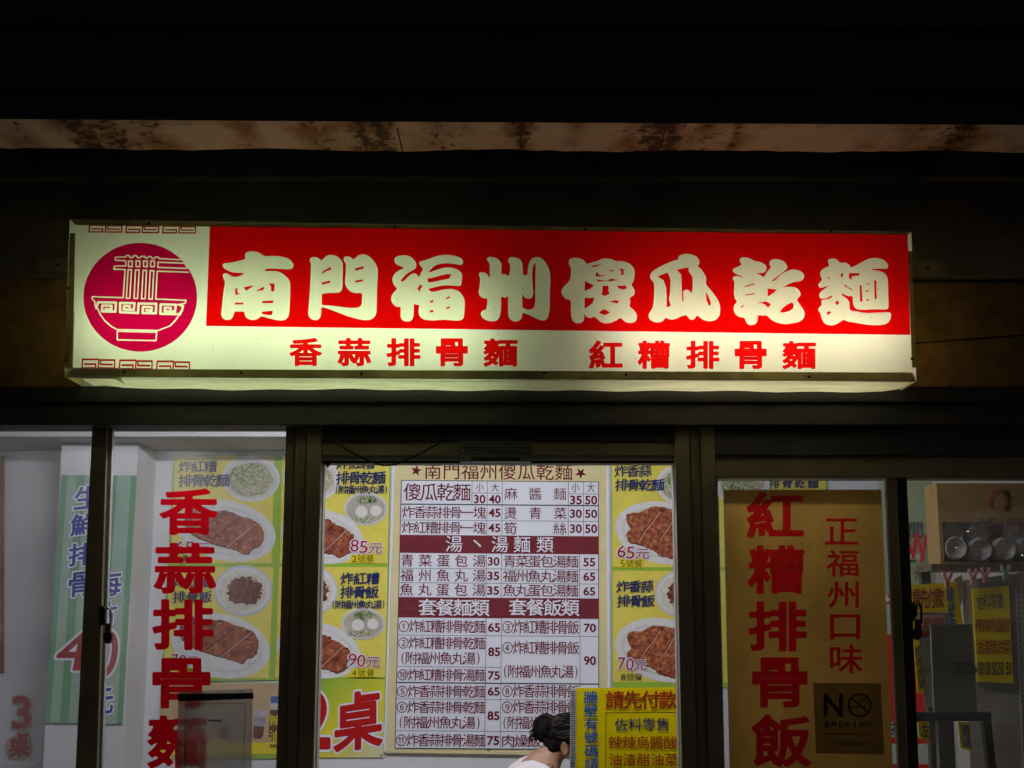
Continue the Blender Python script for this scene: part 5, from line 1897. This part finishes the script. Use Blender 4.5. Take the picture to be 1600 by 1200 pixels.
# shelf with a cardboard box of bagged cups
YC = 5.72
shf = empty('shelf', P(1540, 884, YC))
tag(shf, 'dark shelf board carrying the cardboard box of cups', 'shelf')
b = MB()
p0 = P(1452, 881, YC); p1 = P(1760, 884, YC)
b.box((p0.x, YC - .03, p0.z - .03), (p1.x, YC + .2, p0.z - .002), mat('dark_shelf', (.06, .045, .03), .6, .15))
b.build('board', shf)
b = MB(); b.box((p1.x - .05, YC + .1, .005), (p1.x, YC + .19, p0.z - .031), M['bronze_dark']); b.build('upright', shf)
b = MB(); b.box((p0.x + .01, YC + .15, .005), (p0.x + .05, YC + .19, p0.z - .031), M['bronze_dark']); b.build('upright', shf)
CARD = ramp_mat('cardboard', [(.3, (.2, .125, .045)), (.7, (.27, .175, .07))], 12, (1, 1, 3), .8)
cbx = empty('cardboard_box', P(1540, 800, YC))
tag(cbx, 'open brown cardboard box with a faded red mark full of bagged cups', 'box')
b = MB()
xa = P(1470, 879, YC).x; xb = P(1740, 879, YC).x; zl_ = p0.z; zm = P(1500, 816, YC).z; zh = P(1500, 755, YC).z
b.box((xa, YC, zm), (xb, YC + .012, zh), CARD)                      # upper front flap above the cut opening
b.box((xa, YC + .16, zl_), (xb, YC + .172, zh), CARD)
b.box((xa, YC + .0121, zl_), (xa + .012, YC + .16, zh), CARD)
b.box((xb - .012, YC + .0121, zl_), (xb, YC + .16, zh), CARD)
b.box((xa, YC, zl_), (xa + .016, YC + .012, zm), CARD)
b.box((xa + .0121, YC + .0121, zl_), (xb - .0121, YC + .1599, zl_ + .01), CARD)
b.box((xa + .016, YC - .004, zl_ - .0005), (xb, YC + .012, zl_ + .006), CARD)
b.build('carton', cbx)
LINER = mat('crumpled_clear_liner', (.26, .26, .275), .3, .25, 26, bump=1.0, bscale=34, spec=.7)
b = MB()
lx0, lx1 = xa + .03, xb - .03
R = random.Random(8)
gw, gh = 40, 9
lv = [Vector((lx0 + (lx1 - lx0) * i / gw, YC + .075 + R.uniform(0, .022), zl_ + .012 + (zm - zl_ + .01) * j / gh)) for j in range(gh + 1) for i in range(gw + 1)]
b.mesh(lv, [(j * (gw + 1) + i, j * (gw + 1) + i + 1, (j + 1) * (gw + 1) + i + 1, (j + 1) * (gw + 1) + i) for j in range(gh) for i in range(gw)], LINER)
b.build('plastic_liner', cbx)
b = MB()
FR = mat('print_faded_red', (.27, .075, .045), .7, .15, 40)
b.ring(1563, 783, 12, 19, YC - .0015, FR, 30)
b.flat([(1568, 764), (1578, 764), (1578, 800), (1570, 800)], YC - .0015, FR)
b.flat([(1578, 776), (1586, 774), (1585, 780), (1578, 781)], YC - .0015, FR)
b.build('red_mark', cbx)
b = MB(); fit(b, 'JG-50', 1528, 809, 1604, 827, YC - .0016, mat('print_faded_brown', (.16, .06, .04), .7), .01)
b.build('lettering', cbx)
CUP = mat('white_cup', (.5, .5, .53), .4, .05, 30)
def wrapm():
    m, nt, bs = nodes('crinkled_bag')
    nt.nodes.remove(bs)
    out = nt.nodes['Material Output']
    g = N(nt, 'ShaderNodeBsdfGlossy'); g.inputs['Roughness'].default_value = .12
    t = N(nt, 'ShaderNodeBsdfTransparent'); t.inputs[0].default_value = (.86, .86, .88, 1)
    tc = N(nt, 'ShaderNodeTexCoord')
    n_ = N(nt, 'ShaderNodeTexVoronoi', i_Scale=30.0); nt.links.new(tc.outputs['Object'], n_.inputs['Vector'])
    bp = N(nt, 'ShaderNodeBump', i_Strength=1.0, i_Distance=.012); nt.links.new(n_.outputs[0], bp.inputs['Height'])
    nt.links.new(bp.outputs[0], g.inputs['Normal'])
    mx = N(nt, 'ShaderNodeMixShader'); mx.inputs[0].default_value = .13
    nt.links.new(t.outputs[0], mx.inputs[1]); nt.links.new(g.outputs[0], mx.inputs[2]); nt.links.new(mx.outputs[0], out.inputs[0])
    return m


WRAP = wrapm()
first = None
CUPS = [(1495, 856, 'bagged white cups at the lower left corner of the box opening'), (1534, 859, 'bagged white cups second in the lower row of the box'), (1572, 858, 'bagged white cups third in the lower row of the box'),
        (1609, 857, 'bagged white cups at the right picture edge in the lower row of the box'), (1489, 823, 'bagged white cups in the top row at the left end of the box'), (1529, 823, 'bagged white cups in the top row left of the dark gap'), (1589, 823, 'bagged white cups in the top row right of the dark gap')]
rc = 20.3 / F * YC
for k, (x, y, lb) in enumerate(CUPS):
    o0 = P(x, y + (9 if y < 830 else 0), YC - .012 + (.035 if y < 830 else 0))
    if k == 0:
        first = empty('cup_stack', o0)
        b = MB()
        b.lathe([(0, .012), (rc * .72, .012), (rc * .78, 0), (rc * .95, .05), (rc * .97, .06), (rc * .93, .062), (rc * .95, .1), (rc * .97, .11), (rc * .93, .112), (rc * .95, .115), (0, .115)], o0, (0, 1, 0), CUP)
        b.build('cups', first, smooth=True)
        b = MB(); R = random.Random(4)
        nn = 26
        vs, fs = [], []
        for j, (r_, h_) in enumerate([(.004, -.026), (rc * .3, -.02), (rc * .62, -.014), (rc * .92, -.006), (rc * 1.0, .03), (rc, .08), (rc, .112)]):
            for i in range(nn):
                t = 2 * math.pi * i / nn
                q = r_ * (1 + .03 * R.uniform(-1, 1) * (j < 4)); hh = h_ + .006 * R.uniform(-1, 1) * (j < 4)
                vs.append(o0 + Vector((q * math.cos(t), hh, q * math.sin(t))))
        for j in range(6):
            for i in range(nn):
                fs.append((j * nn + i, j * nn + (i + 1) % nn, (j + 1) * nn + (i + 1) % nn, (j + 1) * nn + i))
        b.mesh(vs, fs, WRAP)
        b.build('plastic_bag', first)
        r = first
    else:
        r = first.copy(); C.objects.link(r)
        r.location = o0
        r.rotation_euler = (0, k * 1.1, 0)
        for ch in list(first.children):
            c2 = ch.copy(); C.objects.link(c2); c2.parent = r
    tag(r, lb, 'cups', 'bagged cups in the cardboard box')

# yellow pay-first notice hung by pegs
YN = 5.52
yn = empty('hanging_notice', P(1460, 1000, YN))
tag(yn, 'yellow bordered pay first notice pegged up behind the right window', 'notice')
b = MB()
b.prism([(1418, 914.5), (1481, 910), (1489, 957), (1430, 957)], YN, YN + .004, YEL); b.build('heading_panel', yn)
b = MB(); b.prism([(1481.2, 910), (1494, 908.3), (1509, 1000), (1490, 1000), (1489.2, 957)], YN, YN + .004, YEL); b.build('right_strip', yn)
b = MB(); b.prism([(1424, 957), (1431, 957.2), (1446, 1083), (1434, 1083)], YN, YN + .004, YEL); b.build('left_strip', yn)
b = MB()
PK = mat('print_pink', (.5, .33, .28), .6, .06)
b.prism([(1431.2, 957.4), (1489.1, 957.4), (1495, 1105), (1446.5, 1105)], YN + .001, YN + .004, mat('print_grey_picture', (.34, .31, .3), .6, .1, 12))
b.flat([(1433, 962), (1476, 962), (1478, 984), (1436, 984)], YN - .0005, PK)
b.flat([(1437, 988), (1482, 988), (1483, 993), (1437, 993)], YN - .0005, BR_)
b.flat([(1441, 1000), (1455, 1000), (1458, 1048), (1444, 1048)], YN - .0005, mat('print_olive_picture', (.25, .27, .2), .6, .1, 20))
b.build('picture_panel', yn)
b = MB(); line(b, '請先付款', 1426, 921, 1474, 951, YN - .0008, BR_, fill=.95, dil=.014, dy=-2); b.build('red_lettering', yn)
b = MB()
line(b, '牆', 1479, 918, 1490, 940, YN - .0008, BB, dil=.012); line(b, '壁', 1481.5, 943, 1492, 964, YN - .0008, BB, dil=.012)
line(b, '有', 1484, 967, 1495, 986, YN - .0008, BB, dil=.012)
for k in range(4):
    line(b, '號碼請說'[k] if k < 3 else '號', 1428.5 + k * 2.2, 1010 + k * 17, 1437 + k * 2.2, 1025 + k * 17, YN - .0008, GRY, dil=.012)
line(b, '加圓', 1436, 965, 1474, 982, YN - .0012, BR_, dil=0.0)
b.build('side_lettering', yn)

# ribbed clear panel with the yellow sauce price sheet
YR = 5.62
rp = empty('ribbed_plastic_panel', P(1560, 1100, YR))
tag(rp, 'tall grey ribbed plastic panel with a punched edge strip at the far right', 'panel')


def ribm():
    m, nt, bs = nodes('ribbed_clear_plastic')
    bs.inputs['Base Color'].default_value = (.33, .31, .3, 1); bs.inputs['Roughness'].default_value = .35
    tc = N(nt, 'ShaderNodeTexCoord'); w_ = N(nt, 'ShaderNodeTexWave', i_Scale=60.0, i_Distortion=.6)
    w_.bands_direction = 'Z'; nt.links.new(tc.outputs['Object'], w_.inputs['Vector'])
    bp = N(nt, 'ShaderNodeBump', i_Strength=.5, i_Distance=.004); nt.links.new(w_.outputs[0], bp.inputs['Height']); nt.links.new(bp.outputs[0], bs.inputs['Normal'])
    n_ = N(nt, 'ShaderNodeTexNoise', i_Scale=7.0, i_Detail=6.0); nt.links.new(tc.outputs['Object'], n_.inputs['Vector'])
    r_ = ramp(nt, n_.outputs[0], [(.3, (.25, .23, .215)), (.7, (.4, .38, .365))]); nt.links.new(r_.outputs[0], bs.inputs['Base Color'])
    return m


RIB = ribm()
b = MB(); b.prism([(1504, 907), (1586, 896), (1604, 1330), (1522, 1330)], YR, YR + .01, RIB); b.build('sheet', rp)
b = MB(); b.prism([(1586.2, 896), (1600, 894), (1625, 1330), (1604.2, 1330)], YR - .006, YR + .01, M['alu'])
y = 905
while y < 1320:
    xx = 1589 + (y - 896) * .043
    b.rect(xx, y, xx + 1.6, y + 4.5, YR - .0075, M['ink']); y += 8.6
b.build('edge_strip', rp)
b = MB(); b.prism([(1491, 905), (1503, 898), (1508, 925), (1497, 960)], YR - .003, YR + .006, M['bronze']); b.build('corner_clip', rp)
sq = empty('sauce_price_sheet', P(1550, 990, YR - .008))
tag(sq, 'yellow sauce price sheet on the ribbed plastic panel', 'price sheet')
YSQ = YR - .008
b = MB(); b.prism([(1519, 920), (1576, 915), (1583.5, 1068), (1527.5, 1065)], YSQ, YSQ + .006, YEL2); b.build('sheet', sq)
b = MB(); line(b, '佐料零售', 1526, 930, 1568, 953, YSQ - .0015, GRY, fill=.95, dil=.004, dy=-2); b.build('navy_lettering', sq)
b = MB(); line(b, '辣辣烏醬酸', 1524, 967, 1578, 988, YSQ - .0015, BR_, fill=.95, dil=.004); line(b, '油渣醋油菜', 1525, 1000, 1579, 1022, YSQ - .0015, BR_, fill=.95, dil=.004); b.build('sauce_lettering', sq)
b = MB()
for s_, x0, x1 in (('100', 1527, 1537.5), ('100', 1538.5, 1548), ('50', 1550, 1558.5), ('50', 1560.5, 1568.5), ('50', 1572, 1580.5)):
    fit(b, s_, x0, 1034, x1, 1055, YSQ - .0015, M['ink'], .02)
b.build('price_lettering', sq)

# clothes pegs
PINK = mat('pink_peg', (.5, .22, .24), .4, .06); TEAL = mat('teal_peg', (.16, .33, .36), .4, .06)
for x, y, m, lb, yy in [(1481, 905, PINK, 'pink clothes peg on the yellow bordered notice', YN), (1521, 900, PINK, 'pink clothes peg at the left corner of the ribbed panel', YR), (1540.5, 898, PINK, 'pink clothes peg beside the teal peg on the ribbed panel', YR), (1572, 894, TEAL, 'teal clothes peg on the ribbed panel edge', YR)]:
    r = empty('clothes_peg', P(x, y, yy))
    tag(r, lb, 'clothes peg', 'clothes pegs behind the right window')
    for sg in (-1, 1):
        b = MB()
        b.prism([(x + sg * 7.5, y - 11), (x + sg * 4, y - 12), (x + sg * .8, y + 2), (x + sg * .6, y + 13), (x + sg * 3.4, y + 13), (x + sg * 4, y + 2), (x + sg * 7.8, y - 6)], yy - .022, yy - .008, m)
        b.build('prong', r, bevel=.001)
    b = MB(); b.ring(x, y + 1, 1.2, 2.6, yy - .0235, M['steel'], 12); b.build('spring', r)

# grey flat panel standing on a black metal rack
rk = empty('metal_rack', P(1490, 1120, 5.4))
tag(rk, 'black square tube metal rack at the bottom right', 'rack')
RKM = mat('rack_black', (.02, .02, .019), .5, .15)
b = MB(); b.prism([(1428, 1113), (1549, 1113), (1549.5, 1127), (1430, 1127)], 5.4, 5.44, RKM); b.build('top_rail', rk, bevel=.002)
b = MB(); b.prism([(1537, 1127.2), (1549.4, 1127.2), (1572, 1340), (1559, 1340)], 5.4, 5.44, RKM); b.build('post', rk, bevel=.002)
b = MB(); b.prism([(1466, 1127.2), (1490, 1127.2), (1500, 1340), (1474, 1340)], 5.41, 5.45, mat('rack_grey', (.07, .07, .065), .5, .12)); b.build('post', rk, bevel=.002)
gp = empty('grey_panel', P(1490, 1112.5, 5.43))
tag(gp, 'plain dark grey panel with torn tape standing on the metal rack', 'panel')
b = MB(); b.prism([(1454, 976), (1519, 975.4), (1527, 1112.6), (1460, 1112.6)], 5.42, 5.435, mat('grey_board', (.15, .155, .14), .6, .1, 4)); b.build('board', gp, bevel=.0015)
b = MB(); R = random.Random(2)
b.flat([(1480, 1036), (1500, 1034), (1520, 1036), (1529, 1048), (1522, 1052), (1500, 1055), (1488, 1053), (1493, 1044)], 5.4185, mat('torn_tape', (.09, .095, .09), .5, .2, 40)); b.build('tape_patch', gp)
for s_, poly, tx, lb in [('左', [(1434, 1128), (1452, 1128.5), (1453, 1158), (1437, 1155)], (1440, 1132, 1452, 1152), 'small yellow tag with black writing under the left end of the rack rail'), ('號', [(1497, 1128), (1516, 1128), (1519, 1174), (1501, 1169)], (1503, 1133, 1514, 1150), 'small yellow tag with blue writing under the middle of the rack rail')]:
    r = empty('yellow_tag', P(poly[0][0], poly[0][1], 5.47))
    tag(r, lb, 'tag')
    b = MB(); b.prism(poly, 5.47, 5.474, YEL2); b.build('card', r)
    b = MB(); line(b, s_, *tx, 5.469, M['ink'] if s_ == '左' else BB, dil=.012)
    if s_ == '號':
        line(b, '碼', 1505, 1152, 1516, 1168, 5.469, BB, dil=.012)
    b.build('lettering', r)
b = MB(); b.prism([(1452, 1154), (1468, 1159), (1468, 1166), (1452, 1160)], 5.475, 5.478, BR_)
tag(b.build('red_ribbon'), 'short red strip beside the small yellow tags below the rack rail', 'ribbon')

# tidy up
for o in (_fo,):
    bpy.data.objects.remove(o)
